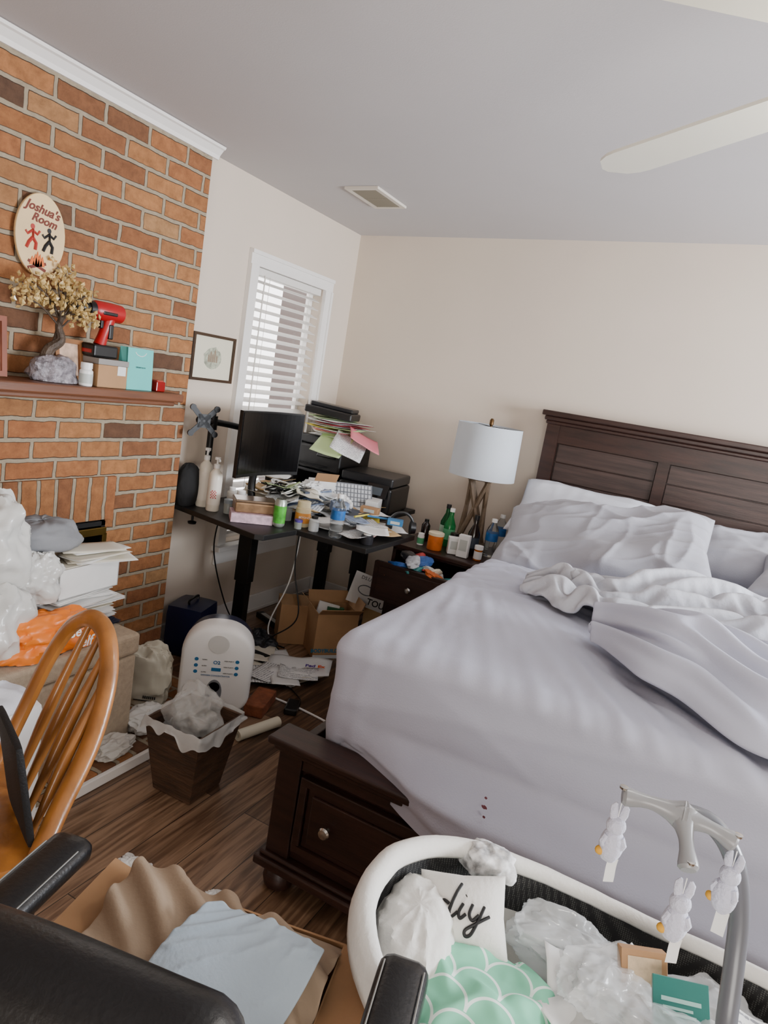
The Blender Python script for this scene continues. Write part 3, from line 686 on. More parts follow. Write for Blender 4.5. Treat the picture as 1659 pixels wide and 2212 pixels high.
text("BODYBUILDING.com",.029,mat('box_blue_ink','#1F6E8C',.6),b2,face((0,-.1006,.045),(0,-1,0)),bold=.001)
mk('blue_stripe',box(-.12,.12,-.1008,-.1004,.0,.02),mat('box_white_band','#D0D6D8',.6),b2,smooth=False)
mk('paper_packet',cbox(.1,.02,.12),mat('green_box','#3B6B4A',.6),loc=(-1.765,3.26,.20),rot=(.2,.1,.86),smooth=False,label='green carton standing inside the open box',cat='box')
mk('paper_packet',cbox(.12,.02,.16),paperw,loc=(-1.79,3.22,.20),rot=(-.15,.2,.7),smooth=False,label='white folded packet standing inside the open box',cat='packet')
tp_=thing('poster_card','white card printed with a ring and large lettering','poster',(-1.61,3.40,.002),(0,0,0))
MM=face((0,0,.355),(.5,-.85,.3),(.25,.0,1))
mk('card',box(-.13,.13,-.09,.09,0,.003),paperw,tp_,smooth=False,M=MM)
text("TOUR",.050,ink,tp_,MM@TM((.055,-.055,.0035)),bold=.001); text("DS.UD",.028,ink,tp_,MM@TM((-.05,.065,.0035)))
mk('printed_ring',tube([(.045*math.cos(t),.045*math.sin(t)*.6,0) for t in [2*pi*i/24 for i in range(24)]],.003,6,True),mat('grey_ink','#60656C',.6),tp_,M=MM@TM((-.04,.0,.0035)))
mk('card_box',box(-.05,.06,.03,.16,0,.25),man,tp_,smooth=False)
# ------------ desk
DZ=.78
dk=thing('standing_desk','black L-shaped standing desk below the window','desk',(0,0,0))
poly=[(-2.405,2.57),(-1.80,2.465),(-1.765,2.49),(-1.75,2.73),(-1.37,2.75),(-1.36,3.28),(-1.68,3.33),(-1.68,3.98),(-2.405,3.98)]
mk('desk_top',prism(poly,DZ-.026,DZ),mat('desk_black','#131313',.5,var=.1),dk,smooth=False,bevel=.003)
def leg(x,y):
    mk('leg',G().add(cbox(.085,.06,.36,(x,y,.57))).add(cbox(.072,.048,.354,(x,y,.212))),blackm,dk,smooth=False,bevel=.004)
leg(-2.12,2.86); leg(-1.80,3.54); leg(-2.2,3.8)
for x,y,sx,sy in((-2.12,2.84,.46,.075),(-1.80,3.62,.07,.36),(-2.2,3.85,.3,.075)): mk('foot',cbox(sx,sy,.03,(x,y,.019)),blackm,dk,smooth=False,bevel=.006)
mk('cross_beam',box(-2.14,-2.1,2.9,3.8,.70,.75),blackm,dk,smooth=False)
mk('cable_clamp',G().add(lathe([(.02,.70),(.022,.71),(.006,.715),(.006,.754)],16),TM((-2.28,2.59,0))),black,dk)
rebase(dk,(-2.0,3.2,0))
mn=thing('computer_monitor','black curved computer monitor switched off on desk','monitor',(-2.10,2.86,DZ+.001),(0,0,-.05))
def curved(w_,h_,d,x0,k=.03,n=16):
    v=[];f=[]
    for s in(0,1):
        for i in range(n+1):
            t=i/n*2-1; x=x0+k*t*t-s*d
            for z in(0,h_): v.append((x,t*w_/2,z))
    m=2*(n+1)
    for i in range(n):
        a=2*i; f+=[(a,a+2,a+3,a+1),(m+a,m+a+1,m+a+3,m+a+2),(a,m+a,m+a+2,a+2),(a+1,a+3,m+a+3,m+a+1)]
    f+=[(0,1,m+1,m),(m-2,2*m-2,2*m-1,m-1)]
    return v,f
mk('monitor_housing',curved(.49,.33,.022,.02),black,mn,smooth=False,M=TM((0,0,.195)))
mk('screen',curved(.475,.305,.001,.0212),blackg,mn,smooth=False,M=TM((0,0,.212)))
mk('stand_neck',tube(smoothpath([(-.03,0,.012),(-.05,0,.15),(-.02,0,.3)],5),.02,12),black,mn)
mk('stand_base',cbox(.19,.24,.012,(0,0,.007)),black,mn,smooth=False,bevel=.005)
ma=thing('monitor_mount','black dual monitor mount pole with empty brackets on desk','monitor mount',(-2.32,2.70,DZ+.001))
mk('clamp_base',G().add(cbox(.1,.09,.012,(0,0,.006))).add(lathe([(.024,.012),(.022,.05),(.017,.055)],16)),blackm,ma,smooth=False,bevel=.002)
mk('pole',lathe([(.0165,.04),(.0165,.47),(.014,.475)],20),blackm,ma)
mk('swing_arm',G().add(tube([(0,0,.43),(.03,-.13,.44)],.019,10)).add(tube([(0,0,.43),(.02,.10,.42),(.06,.17,.41)],.017,10)).add(lathe([(.026,.39),(.026,.46)],18)),blackm,ma)
def vesa():
    g=G().add(cbox(.006,.06,.06))
    for a in(45,135,225,315): g.add(cbox(.006,.08,.022),TM((0,0,0),(math.radians(a),0,0))@TM((0,.045,0)))
    for a in(45,135,225,315):
        p=(0,.08*math.cos(math.radians(a)),.08*math.sin(math.radians(a))); g.add(tube([(p[0]-.005,p[1],p[2]),(p[0]+.006,p[1],p[2])],.014,10))
    g.add(tube([(0,0,0),(-.04,0,0)],.018,12))
    return g
mk('mounting_plate',vesa(),blackm,ma,smooth=False,M=TM((.06,-.13,.44),(0,0,-.4),(1,1.1,1.1)))
mk('mounting_plate',vesa(),blackm,ma,smooth=False,M=TM((.07,.17,.41),(0,0,.6),(.7,.7,.7)))
bag('black_pouch','rounded black soft pouch hanging at desk end',(-2.345,2.60,DZ+.002),(.05,.075,.12),.06,71,mat('black_fabric','#0A0A0B',.8,bump=.2),sc=2)
lot=mat('cream_bottle','#E6DFD0',.35,var=.02)
def pump(x,y,h,label):
    t=thing('pump_bottle',label,'bottle',(x,y,DZ+.001),(0,0,random.uniform(-1,0)))
    r=.033
    mk('bottle_body',lathe([(r*.93,0),(r,.006),(r,h*.66),(r*.85,h*.72),(r*.42,h*.78),(r*.42,h*.82)],28),lot,t)
    mk('pump_head',G().add(lathe([(.015,h*.80),(.015,h*.87),(.005,h*.88),(.005,h*.95),(.014,h*.955),(.014,h),(.0,h+.002)],18)).add(tube([(0,0,h*.975),(.035,0,h*.975),(.042,0,h*.95)],.005,8)),whitepl,t)
    mk('product_label',lathe([(r+.0005,h*.12),(r+.001,h*.12),(r+.001,h*.6),(r+.0005,h*.6)],28,False),mat('lotion_label','#E9E2D6',.4),t)
    return t
pump(-2.295,2.665,.30,'tall cream lotion pump bottle on desk')
t=pump(-2.205,2.64,.27,'cream lotion pump bottle with red checker label')
t.rotation_euler=(0,0,-.6)
g=G()
for i in range(5):
    for j in range(6):
        if (i+j)%2==0:
            a=-.35+ (i-2)*.17; g.add(cbox(.001,.0055,.006),TM((.0345*math.cos(a),.0345*math.sin(a),.07+j*.007),(0,0,a)))
mk('checker_print',g,rdp,t,smooth=False)
bottle('jar','small white jar with lid on desk',(-2.13,2.67,DZ+.001),[(.022,0),(.023,.05),(.02,.055)],mat('glass_jar','#B9C0BC',.2,trans=.5),[(.024,.052),(.024,.07),(.02,.072)],mat('jar_lid','#7C8890',.4),cat='jar')
bottle('pill_bottle','white supplement bottle beside lotion on desk',(-2.13,2.76,DZ+.001),[(.027,0),(.028,.08),(.02,.09)],whitepl,[(.022,.088),(.022,.11)],whitepl,(.0283,.01,.07),mat('label_redwhite','#C9605A',.5))
px_=thing('gift_tin','shallow pink patterned box on desk edge','box',(-1.975,2.655,DZ+.001),(0,0,.75))
mk('box_body',cbox(.2,.13,.045,(0,0,.0225)),mat('pink_pattern','#D8B9C6',.5,var=.35,vs=40),px_,smooth=False,bevel=.002)
gt=thing('cookie_tin','rectangular gold and tan tin resting on pink box','tin',(-1.98,2.68,DZ+.047),(0,0,.8))
mk('tin_body',cbox(.20,.125,.05,(0,0,.025)),mat('tan_tin','#A08060',.3,metal=.4,var=.3,vs=30),gt,smooth=False,bevel=.008,seg=3); mk('lid',cbox(.205,.13,.012,(0,0,.056)),mat('bronze_lid','#806A56',.3,metal=.4,var=.3),gt,smooth=False,bevel=.006)
can=thing('drink_can','green and silver energy drink can on desk','can',(-1.84,2.70,DZ+.001))
mk('can_body',lathe([(.022,0),(.029,.008),(.03,.012),(.03,.122),(.024,.134),(.0235,.136)],28),mat('can_silver','#A9B2A8',.3,metal=.5,var=.2),can)
mk('product_label',lathe([(.0302,.02),(.0304,.02),(.0304,.105),(.0302,.105)],28,False),mat('can_green','#4FB03C',.35,var=.5,vs=30),can)
mk('can_lid',lathe([(.0,.1355),(.022,.1355),(.0235,.138)],24),chrome,can)
t=bottle('supplement_jar','beige supplement jar with orange label on desk',(-1.79,2.83,DZ+.001),[(.036,0),(.038,.005),(.038,.09),(.03,.1)],mat('jar_beige','#D9C8A0',.4),[(.033,.098),(.033,.125),(.03,.127)],mat('jar_cap','#E4D6B0',.4),(.0383,.02,.07),mat('orange_label','#D9903F',.5,var=.1),cat='jar')
text("BEYOND",.014,paperw,t,face((.028,-.028,.05),(1,-1,0)))
water=mat('clear_pet','#F2F8FA',.04,trans=.95)
def wbottle(loc,label,lm=None,rot=(0,0,0)):
    return bottle('water_bottle',label,loc,[(.030,0),(.034,.006),(.032,.03),(.034,.045),(.032,.06),(.034,.075),(.034,.14),(.029,.16),(.013,.19),(.013,.198)],water,[(.0155,.194),(.0155,.212),(.014,.213)],whitepl,(.0343,.09,.135),lm or mat('water_label','#1E62A8',.4,var=.3,vs=40),rot)
wbottle((-1.575,2.80,DZ+.001),'clear plastic water bottle with blue label on desk')
bottle('jar','short clear jar with papers near bottles',(-1.91,2.86,DZ+.001),[(.03,0),(.03,.06)],mat('glass_jar2','#C8D0D0',.1,trans=.6),cat='jar')
bottle('jar','small purple-capped jar on desk edge',(-1.765,2.76,DZ+.001),[(.018,0),(.019,.03),(.016,.034)],mat('glass_jar','#B9C0BC'),[(.02,.034),(.02,.045)],mat('purple_cap','#4A3A8C',.4),cat='jar')
for i,(x,y,r,h,c,l) in enumerate([(-2.22,2.80,.025,.10,'#D8D4CC','white capped bottle behind the tin on desk'),(-2.03,2.80,.022,.09,'#B8C4D0','pale blue bottle behind the tin on desk'),(-1.96,2.80,.02,.08,'#7A4A2A','brown medicine bottle on the desk'),(-1.70,2.80,.026,.07,'#C8CCCE','small clear cup on the desk edge'),(-1.42,2.84,.03,.05,'#2A2A2E','black tape roll on desk corner')]):
    bottle('bottle',l,(x,y,DZ+.001),[(r*.95,0),(r,.004),(r,h*.8),(r*.6,h*.9)],mat('bottle_tint_%d'%i,c,.3),[(r*.65,h*.88),(r*.65,h*1.05)],[whitepl,black][i%2])
wcb=thing('carton','open white product carton with flaps on desk','box',(-1.98,3.28,DZ+.001),(0,0,.9))
mk('box_body',cbox(.13,.1,.17,(0,0,.085)),paperw,wcb,smooth=False,bevel=.001); 
mk('flap',G().add(cbox(.13,.002,.06),TM((0,-.05,.17),(.6,0,0))@TM((0,0,.03))),cardb,wcb,smooth=False)
mk('printed_label',box(-.05,.05,-.0512,-.0502,.03,.10),mat('label_bluegrey','#A9BACB',.5,var=.3,vs=50),wcb,smooth=False)
kb=thing('computer_keyboard','grey computer keyboard leaning upright against clutter','keyboard',(-1.83,3.36,DZ+.001),(0,0,.75))
MK=TM((0,0,.095),(math.radians(62),0,0))
mk('keyboard_base',cbox(.26,.17,.014),mat('keyboard_grey','#6D7076',.5),kb,smooth=False,bevel=.004,M=MK)
g=G()
for i in range(12):
    for j in range(6): g.add(cbox(.016,.02,.006),TM((-.112+i*.0203,-.065+j*.026,.0095)))
mk('keycaps',g,mat('key_grey','#B9BCC0',.5),kb,smooth=False,M=MK,label='rows of light grey keys')
random.seed(9)
prb=mat('print_blue','#7C8CA8',.6,var=.5,vs=40)
dmg=mat('dark_magazine','#2C3648',.4,var=.6,vs=30)
for i in range(36):
    x=random.uniform(-2.2,-1.82); y=random.uniform(2.91,3.2)
    paper(x,y,DZ+.012+i*.0035,random.uniform(-1.5,1.5),.17,.12,random.choice([paperw,ppr,pc[1],prb,ppr,grn,dmg,man]),'loose mail piled on the desk before the monitor','papers on the desk',.035,(random.uniform(-.18,.18),random.uniform(-.18,.18)),seed=i)
for i,(x,y,rz,m,w_,h_) in enumerate([(-1.68,3.0,.4,paperw,.2,.27),(-1.6,3.15,-.3,ppr,.2,.27),(-1.5,2.95,.2,mat('pink_form','#E3B8B2',.7,var=.2,vs=30),.15,.22),(-1.50,3.14,-.9,paperw,.2,.25),(-1.46,3.05,.9,man,.15,.2),(-1.47,2.87,-.2,ppr,.14,.2),(-1.75,3.12,.9,paperw,.2,.2),(-1.60,3.2,.5,ylw,.1,.16),(-1.76,3.62,.3,man,.1,.2),(-1.56,3.03,-.6,ppr,.18,.22),(-1.66,2.88,-.9,paperw,.16,.18),(-1.44,2.92,.5,paperw,.16,.22),(-1.72,3.22,.1,man,.16,.2),(-1.62,3.27,-.5,paperw,.18,.14),(-1.66,3.12,.2,dmg,.14,.2),(-1.58,2.97,.9,prb,.12,.16)]):
    paper(x,y,DZ+.003+i*.004,rz,w_,h_,m,'sheet of paper lying loose on black desk','papers on the desk',.014,(random.uniform(-.05,.05),random.uniform(-.05,.05)),seed=i+30)
for i,(x,y,l) in enumerate([(-1.50,3.12,'blue ballpoint pen'),(-1.58,3.06,'yellow highlighter pen'),(-1.70,3.1,'black marker pen')]):
    mk('pen',tube([(-.07,0,0),(.055,0,0),(.07,0,0)],[.005,.005,.0015],8),[blue,ylw,black][i],loc=(x,y,DZ+.08),rot=(0,0,.5+i),label=l+' lying on the desk papers',cat='pen')
for i,(x,y,z_,rz,s,m,l) in enumerate([(-2.25,3.25,DZ,.3,(.12,.16,.14),black,'small black equipment box behind the mail pile'),(-2.12,3.38,DZ,.1,(.14,.12,.10),paperw,'white carton wedged before the riser'),(-1.73,3.08,DZ+.065,.8,(.09,.06,.05),prb,'small blue printed carton on the papers'),(-1.62,3.22,DZ+.065,.2,(.10,.05,.035),cardb,'flat brown carton among the desk papers'),(-1.72,3.45,DZ,.3,(.07,.16,.10),paperw,'white tissue carton beside the printer'),(-2.05,2.92,DZ+.12,.5,(.07,.05,.03),black,'small black gadget on the mail pile'),(-1.90,2.97,DZ+.13,-.4,(.09,.03,.02),dmg,'dark charger lying on the mail pile'),(-1.42,3.13,DZ+.06,.4,(.08,.05,.03),blue,'small blue box at the desk corner')]):
    t=thing('carton' if i not in(5,6) else 'gadget',l,'box' if i not in(5,6) else 'gadget',(x,y,z_+.001),(0,0,rz)); mk('box_body',cbox(*s,(0,0,s[2]/2)),m,t,smooth=False,bevel=.002); mk('printed_label',cbox(s[0]*.6,.001,s[2]*.5,(0,-s[1]/2-.0006,s[2]*.5)),mat('label_grey','#B8BDB8',.5),t,smooth=False)
cb_=thing('black_cable_pile','tangle of black and white cables on desk','cables',(-2.0,2.98,DZ+.1))
random.seed(21); pts=[Vector((random.uniform(-.11,.11),random.uniform(-.12,.12),random.uniform(0,.07))) for _ in range(30)]
mk('cable',tube(smoothpath(pts,6),.0035,6),black,cb_)
pts=[Vector((random.uniform(-.09,.09),random.uniform(-.12,.12),random.uniform(.01,.08))) for _ in range(20)]
mk('cable',tube(smoothpath(pts,6),.0035,6),whitepl,cb_)
bag('crumpled_paper','crumpled white paper ball among the desk mail',(-1.93,3.08,DZ+.11),(.06,.05,.04),.5,66,paperw,cat='paper',fn=film,sharp=24)
bag('crumpled_paper','crumpled tissue near the printer on desk',(-1.78,3.2,DZ+.05),(.05,.05,.04),.5,68,paperw,cat='paper',fn=film,sharp=24)
mk('monitor_riser',G().add(box(-.17,.17,-.19,.19,.15,.165)).add(box(-.17,-.155,-.19,.19,0,.15)).add(box(.155,.17,-.19,.19,0,.15)),black,smooth=False,bevel=.002,loc=(-2.225,3.77,DZ+.001),label='black riser shelf supporting the upper printer',cat='riser')
def printer(name,label,loc,rz,w_,d_,h_,tray=True):
    t=thing(name,label,'printer',loc,(0,0,rz))
    mk('printer_body',cbox(w_,d_,h_*.72,(0,0,h_*.36)),black,t,smooth=False,bevel=.015,seg=3)
    mk('scanner_lid',cbox(w_*.98,d_*.94,h_*.26,(0,.005,h_*.86)),mat('printer_charcoal','#1B1C1F',.35),t,smooth=False,bevel=.012,seg=3)
    mk('control_panel',cbox(w_*.4,.012,h_*.4),blackg,t,smooth=False,bevel=.003,M=TM((w_*.25,-d_/2-.012,h_*.62),(-.5,0,0)))
    mk('panel_screen',cbox(w_*.2,.003,h_*.22),mat('panel_grey','#4A545C',.2),t,smooth=False,M=TM((w_*.25,-d_/2-.0195,h_*.62),(-.5,0,0)))
    if tray: mk('output_tray',cbox(w_*.6,.10,.008,(-.02,-d_/2-.04,h_*.15)),black,t,smooth=False)
    return t
printer('printer','black office printer loaded with paper piles',(-2.225,3.77,DZ+.167),.0,.34,.38,.21)
printer('printer','compact black printer with touch panel on desk corner',(-1.865,3.72,DZ+.001),.12,.34,.36,.22,False)
pz=DZ+.167+.212
random.seed(14)
cl=[paperw,ppr,pc[1],grn,paperw,man,pnk,paperw,ylw,ppr,grn,paperw,rdp,paperw,ppr,mat('magenta_folder','#A02048',.6),paperw,grn]
for i in range(18):
    x=-2.19+random.uniform(-.03,.09); y=3.70+random.uniform(-.05,.03); rz=random.uniform(-.8,.8)
    paper(x,y,pz+.004+i*.0062,rz,.23,.29,cl[i],'sheet in an untidy paper pile on the printer','papers on the printer',.006,seed=i+60)
paper(-1.98,3.52,pz-.02,.5,.2,.22,ppr,'white letter hanging off the printer pile','papers on the printer',.01,(.5,.35),seed=3)
paper(-1.93,3.60,pz+.02,.7,.2,.2,pnk,'pink sheet sliding off the paper pile','papers on the printer',.012,(.3,.4),seed=8)
paper(-2.08,3.50,pz-.03,.1,.2,.2,grn,'pale green sheet drooping over printer front','papers on the printer',.01,(.6,.1),seed=4)
ld=thing('document_scanner','flat black document scanner on top of paper pile','scanner',(-2.22,3.68,pz+.125),(0,0.06,.2))
mk('scanner_body',cbox(.31,.19,.045,(0,0,.0225)),black,ld,smooth=False,bevel=.01,seg=3); mk('scanner_lid',cbox(.28,.13,.025,(0,.02,.058)),mat('printer_charcoal','#1B1C1F',.35),ld,smooth=False,bevel=.006)
def cable(name,label,pts,r,m,cat='cable'):
    return mk(name,tube(smoothpath(pts,10),r,8),m,label=label,cat=cat)
cable('power_cable','thin black power cable hanging below the desk',[(-1.9,3.0,.748),(-1.9,3.0,.5),(-1.82,2.97,.25),(-1.95,2.95,.1),(-2.05,3.0,.01)],.004,black)
cable('power_cable','thin black cable dropping against the wall',[(-2.35,2.9,.748),(-2.36,2.88,.5),(-2.3,2.95,.2),(-2.25,3.05,.01)],.004,black)
cable('power_cable','pale cable looping below the desk',[(-1.95,3.1,.748),(-1.97,3.08,.4),(-2.05,3.05,.1),(-1.9,2.98,.006),(-1.8,2.95,.006)],.004,whitepl)
cable('power_cable','black cable coiled loosely on the floor',[(-2.1,3.0,.01),(-1.95,3.02,.012),(-1.9,2.93,.01),(-2.0,2.86,.012),(-2.12,2.9,.01),(-2.1,3.03,.012),(-1.93,3.06,.01)],.0045,black)
cable('white_cord','white cord trailing over the plank floor',[(-1.62,2.55,.006),(-1.45,2.55,.006),(-1.25,2.52,.006),(-1.12,2.45,.01),(-1.08,2.2,.006),(-1.1,2.1,.006)],.005,whitepl)
ad=thing('power_adapter','black power adapter brick on the floor','adapter',(-1.50,2.52,.002),(0,0,.4)); mk('adapter_body',cbox(.06,.11,.03,(0,0,.015)),black,ad,smooth=False,bevel=.006); mk('adapter_cord',tube(smoothpath([(0,.05,.015),(.02,.1,.006),(-.05,.2,.006)],6),.003,6),black,ad)
sb=thing('power_strip','black power strip lying under the desk','power strip',(-2.2,3.3,.002),(0,0,1.2)); mk('strip_body',cbox(.05,.28,.035,(0,0,.0175)),black,sb,smooth=False,bevel=.005); mk('socket',cbox(.03,.2,.002,(0,0,.036)),grey,sb,smooth=False)
bag('clutter_bag','dark crumpled bag on the floor beneath desk',(-2.05,2.98,.003),(.09,.07,.05),.4,91,mat('dark_bag','#1A1C22',.5),cat='bag')
bag('clutter_bag','crumpled white bag between boxes and nightstand',(-1.58,3.22,.003),(.06,.05,.07),.4,92,bagw,cat='bag',fn=film)
# ------------ nightstand
ns=thing('nightstand','dark espresso nightstand with an open cluttered drawer','nightstand',(-1.26,3.62,.002))
g=G().add(box(-.25,-.23,-.26,.24,.05,.67)).add(box(.23,.25,-.26,.24,.05,.67)).add(box(-.25,.25,.22,.24,.05,.67)).add(box(-.25,.25,-.26,.24,.05,.07)).add(box(-.25,.25,-.26,.24,.37,.39)).add(box(-.25,.25,-.26,.24,.655,.67))
for x in(-.235,.235):
    for y in(-.245,.225): g.add(cbox(.04,.04,.06,(x,y,.03)))
mk('nightstand_body',g,espresso,ns,smooth=False,bevel=.003)
mk('nightstand_top',box(-.27,.27,-.29,.25,.672,.697),espresso,ns,smooth=False,bevel=.006)
d=mk('drawer',G().add(box(-.22,.22,-.53,-.50,.44,.64)).add(box(-.2,.2,-.50,-.06,.45,.46)).add(box(-.21,-.2,-.50,-.06,.45,.6)).add(box(.2,.21,-.50,-.06,.45,.6)).add(box(-.19,.19,-.538,-.53,.46,.62)),espresso,ns,smooth=False,bevel=.004)
knobp=[(.006,0),(.006,.012),(.015,.016),(.017,.022),(.012,.028),(0,.03)]
mk('knob',lathe(knobp,20),chrome,d,M=face((0,-.538,.54),(0,-1,0),(0,0,1)))
d=mk('drawer',G().add(box(-.22,.22,-.285,-.262,.09,.355)).add(box(-.19,.19,-.292,-.285,.115,.33)),espresso,ns,smooth=False,bevel=.004)
mk('knob',lathe(knobp,20),chrome,d,M=face((0,-.292,.22),(0,-1,0)))
random.seed(31)
dc=[('#C0353A','red'),('#2E5FA8','blue'),('#E4E2DC','white'),('#3C8C8C','teal'),('#E8E0C8','cream'),('#D86A28','orange'),('#222228','black'),('#C8CCD2','silver')]
for i in range(34):
    c,nm=dc[i%8]; x=-1.26+random.uniform(-.16,.16); y=3.20+random.uniform(-.07,.07)
    mk('packet',blob(.055,.035,.016,.3,2.2,i,28,3,-.8,film),mat('packet_'+nm,c,.4,var=.3,vs=60),loc=(x,y,.48+(i//6)*.038),rot=(random.uniform(-.5,.5),random.uniform(-.5,.5),random.uniform(0,3)),label='small %s snack or medicine packet in open drawer'%nm,cat='packet',group='packets in the open drawer')
NZ=.701
lp=thing('table_lamp','table lamp with white drum shade and crossed wood base','lamp',(-1.205,3.72,NZ),(0,0,.2))
lw=mat('driftwood','#6B5844',.6,var=.3,vs=20,bump=.2,stretch=(6,6,1))
g=G(); hb=.37
mk('lamp_foot',cbox(.17,.17,.02,(0,0,.01)),lw,lp,smooth=False,bevel=.003)
mk('lamp_collar',cbox(.13,.13,.018,(0,0,hb+.03)),lw,lp,smooth=False,bevel=.003)
def bar(a,b,t=.018): 
    return tube([a,b],t*.7,4)
for s in(1,-1):
    for r in(0,pi/2):
        M=TM((0,0,0),(0,0,r))
        g.add(bar((-.07,s*.06,.02),(.05,s*.045,hb+.02)),M).add(bar((.07,s*.06,.02),(-.05,s*.045,hb+.02)),M)
mk('crossed_leg',g,lw,lp,smooth=False)
mk('lamp_stem',lathe([(.012,hb+.03),(.008,hb+.06),(.008,.705),(.012,.71),(.012,.735),(.006,.745)],16),mat('bronze','#5A4226',.35,metal=.8),lp)
mk('lamp_shade',lathe([(.188,.41),(.1885,.41),(.182,.705),(.1815,.705),(.1875,.41)],56,False),mat('white_linen_shade','#BCC2C8',.8,var=.02,bump=.15,bs=300),lp)
g=G()
for i in range(3):
    a=i*2*pi/3; g.add(tube([(0,0,.70),(.181*math.cos(a),.181*math.sin(a),.70)],.002,6))
mk('shade_spider',g,blackm,lp)
glassg=mat('green_glass','#1E6B3C',.1,trans=.6)
wprof=[(.03,0),(.033,.005),(.033,.12),(.013,.17),(.012,.2)]
bottle('glass_bottle','green glass bottle on the nightstand',(-1.34,3.66,NZ),wprof,glassg,[(.014,.198),(.014,.222)],black,(.0332,.04,.1),mat('label_pale','#A9C8B0',.5,var=.3))
bottle('glass_bottle','bright green soda bottle beside the lamp',(-1.285,3.58,NZ),wprof,mat('green_bright','#35A05A',.1,trans=.6),[(.014,.198),(.014,.218)],whitepl,(.0332,.04,.1),mat('label_green','#4FA070',.5,var=.3))
bottle('supplement_tub','short orange tub with pale lid on nightstand',(-1.295,3.42,NZ),[(.04,0),(.042,.004),(.042,.08)],mat('tub_orange','#D06A1E',.4,var=.2,vs=30),[(.044,.08),(.044,.095),(.04,.097)],mat('tub_lid','#E3D7B8',.4),cat='tub')
bottle('pill_bottle','amber prescription bottle with white cap',(-1.05,3.44,NZ),[(.022,0),(.022,.06)],mat('amber_plastic','#C86A1C',.25,trans=.3),[(.024,.06),(.024,.08)],whitepl,(.0222,.008,.05),paperw)
wbottle((-1.04,3.60,NZ),'clear water bottle with blue label on nightstand')
wbottle((-1.055,3.80,NZ),'clear water bottle standing behind on nightstand')
bottle('soda_bottle','dark cola bottle with black cap on nightstand',(-1.12,3.53,NZ),wprof,mat('cola','#1A0E0A',.15),[(.014,.198),(.014,.222)],black,(.0332,.04,.1),mat('cola_label','#2C3440',.5))
bottle('glass_jar','squat brown medicine jar on the nightstand',(-1.22,3.50,NZ),[(.028,0),(.03,.004),(.03,.07),(.02,.08)],mat('brown_glass','#5A3014',.15,trans=.3),[(.023,.08),(.023,.1)],black,cat='jar')
bottle('pill_bottle','small white pill bottle by the tub on nightstand',(-1.39,3.44,NZ),[(.018,0),(.019,.05)],whitepl,[(.017,.05),(.017,.065)],whitepl,(.0193,.008,.04),mat('label_green','#4FA070'))
bottle('bottle','short dark bottle beside the green bottles',(-1.42,3.56,NZ),[(.024,0),(.025,.09),(.012,.11)],mat('cola','#1A0E0A'),[(.013,.11),(.013,.125)],black)
for x,y,rz,s,l in((-1.19,3.44,.5,(.07,.05,.09),'white carton standing on the nightstand'),(-1.13,3.42,.1,(.06,.04,.12),'tilted white medicine carton on nightstand')):
    t=thing('carton',l,'box',(x,y,NZ+.001),(0,.0,rz)); mk('box_body',cbox(*s,(0,0,s[2]/2)),paperw,t,smooth=False,bevel=.001); mk('printed_label',cbox(s[0]*.7,.001,s[2]*.5,(0,-s[1]/2-.0006,s[2]*.55)),mat('label_grey','#B8BDB8',.5),t,smooth=False)
hp=thing('headphones','black over-ear headphones standing on desk corner','headphones',(-1.43,3.23,DZ+.045),(0,0,.6))
mk('headband',tube([(.065*math.cos(t),0,.07*math.sin(t)) for t in [pi*i/16 for i in range(17)]],.008,8),black,hp)
for s in(-1,1): mk('ear_cup',tube([(s*.05,0,-.005),(s*.078,0,-.005)],[.036,.03],20),black,hp)
# ------------ BED
bed=thing('bed','dark espresso wood king bed with panelled headboard and drawers','bed',(0,0,0))
X0,X1=-.95,1.10
g=G()
for x in(X0+.0,X1-.09): g.add(box(x+.005,x+.079,3.93,4.01,0.001,1.469))
g.add(box(X0+.08,X1-.08,3.94,4.0,1.37,1.469)).add(box(X0+.08,X1-.08,3.94,4.0,.55,.72)).add(box(X0+.08,X1-.08,3.967,3.985,.7201,1.3699))
for x in(-.286,.40): g.add(box(x-.03,x+.03,3.945,3.966,.7201,1.3699))
mk('headboard',g,espresso,bed,smooth=False)
g=G()
for a,b in((X0+.085,-.317),(-.255,.369),(.431,X1-.085)):
    for k in range(6): g.add(box(a+.002,b-.002,3.955,3.966,.7225+k*.108,.7225+k*.108+.1035))
mk('headboard_plank',g,espx,bed,smooth=False,bevel=.003)
mk('headboard_cap',G().add(box(X0-.03,X1+.03,3.90,4.03,1.515,1.545)).add(box(X0-.015,X1+.015,3.915,4.02,1.49,1.515)).add(box(X0-.005,X1+.005,3.925,4.015,1.47,1.49)),espresso,bed,smooth=False,bevel=.006)
YFt=1.575
g=G().add(box(X0,X1,YFt+.01,1.635,.12,.455)).add(box(X0-.005,X0+.075,YFt-.005,1.64,.12,.455)).add(box(X1-.075,X1+.005,YFt-.005,1.64,.12,.455))
g.add(box(X0+.076,X1-.076,YFt-.002,1.6,.4155,.455))
for x in(.04,): g.add(box(x-.03,x+.03,YFt-.002,1.6,.12,.415))
mk('footboard',g,espresso,bed,smooth=False,bevel=.003)
mk('footboard_cap',G().add(box(X0-.035,X1+.035,YFt-.035,1.648,.475,.498)).add(box(X0-.02,X1+.02,YFt-.02,1.645,.455,.475)),espresso,bed,smooth=False,bevel=.007,seg=3)
mk('base_moulding',G().add(box(X0-.03,X1+.03,YFt-.03,1.645,.075,.105)).add(box(X0-.018,X1+.018,YFt-.018,1.645,.105,.12)),espresso,bed,smooth=False,bevel=.006)
for x in(X0+.04,X1-.04):
    mk('bun_foot',lathe([(.03,.001),(.045,.012),(.05,.035),(.04,.06),(.032,.076)],24),espresso,bed,M=TM((x,1.60,0)))
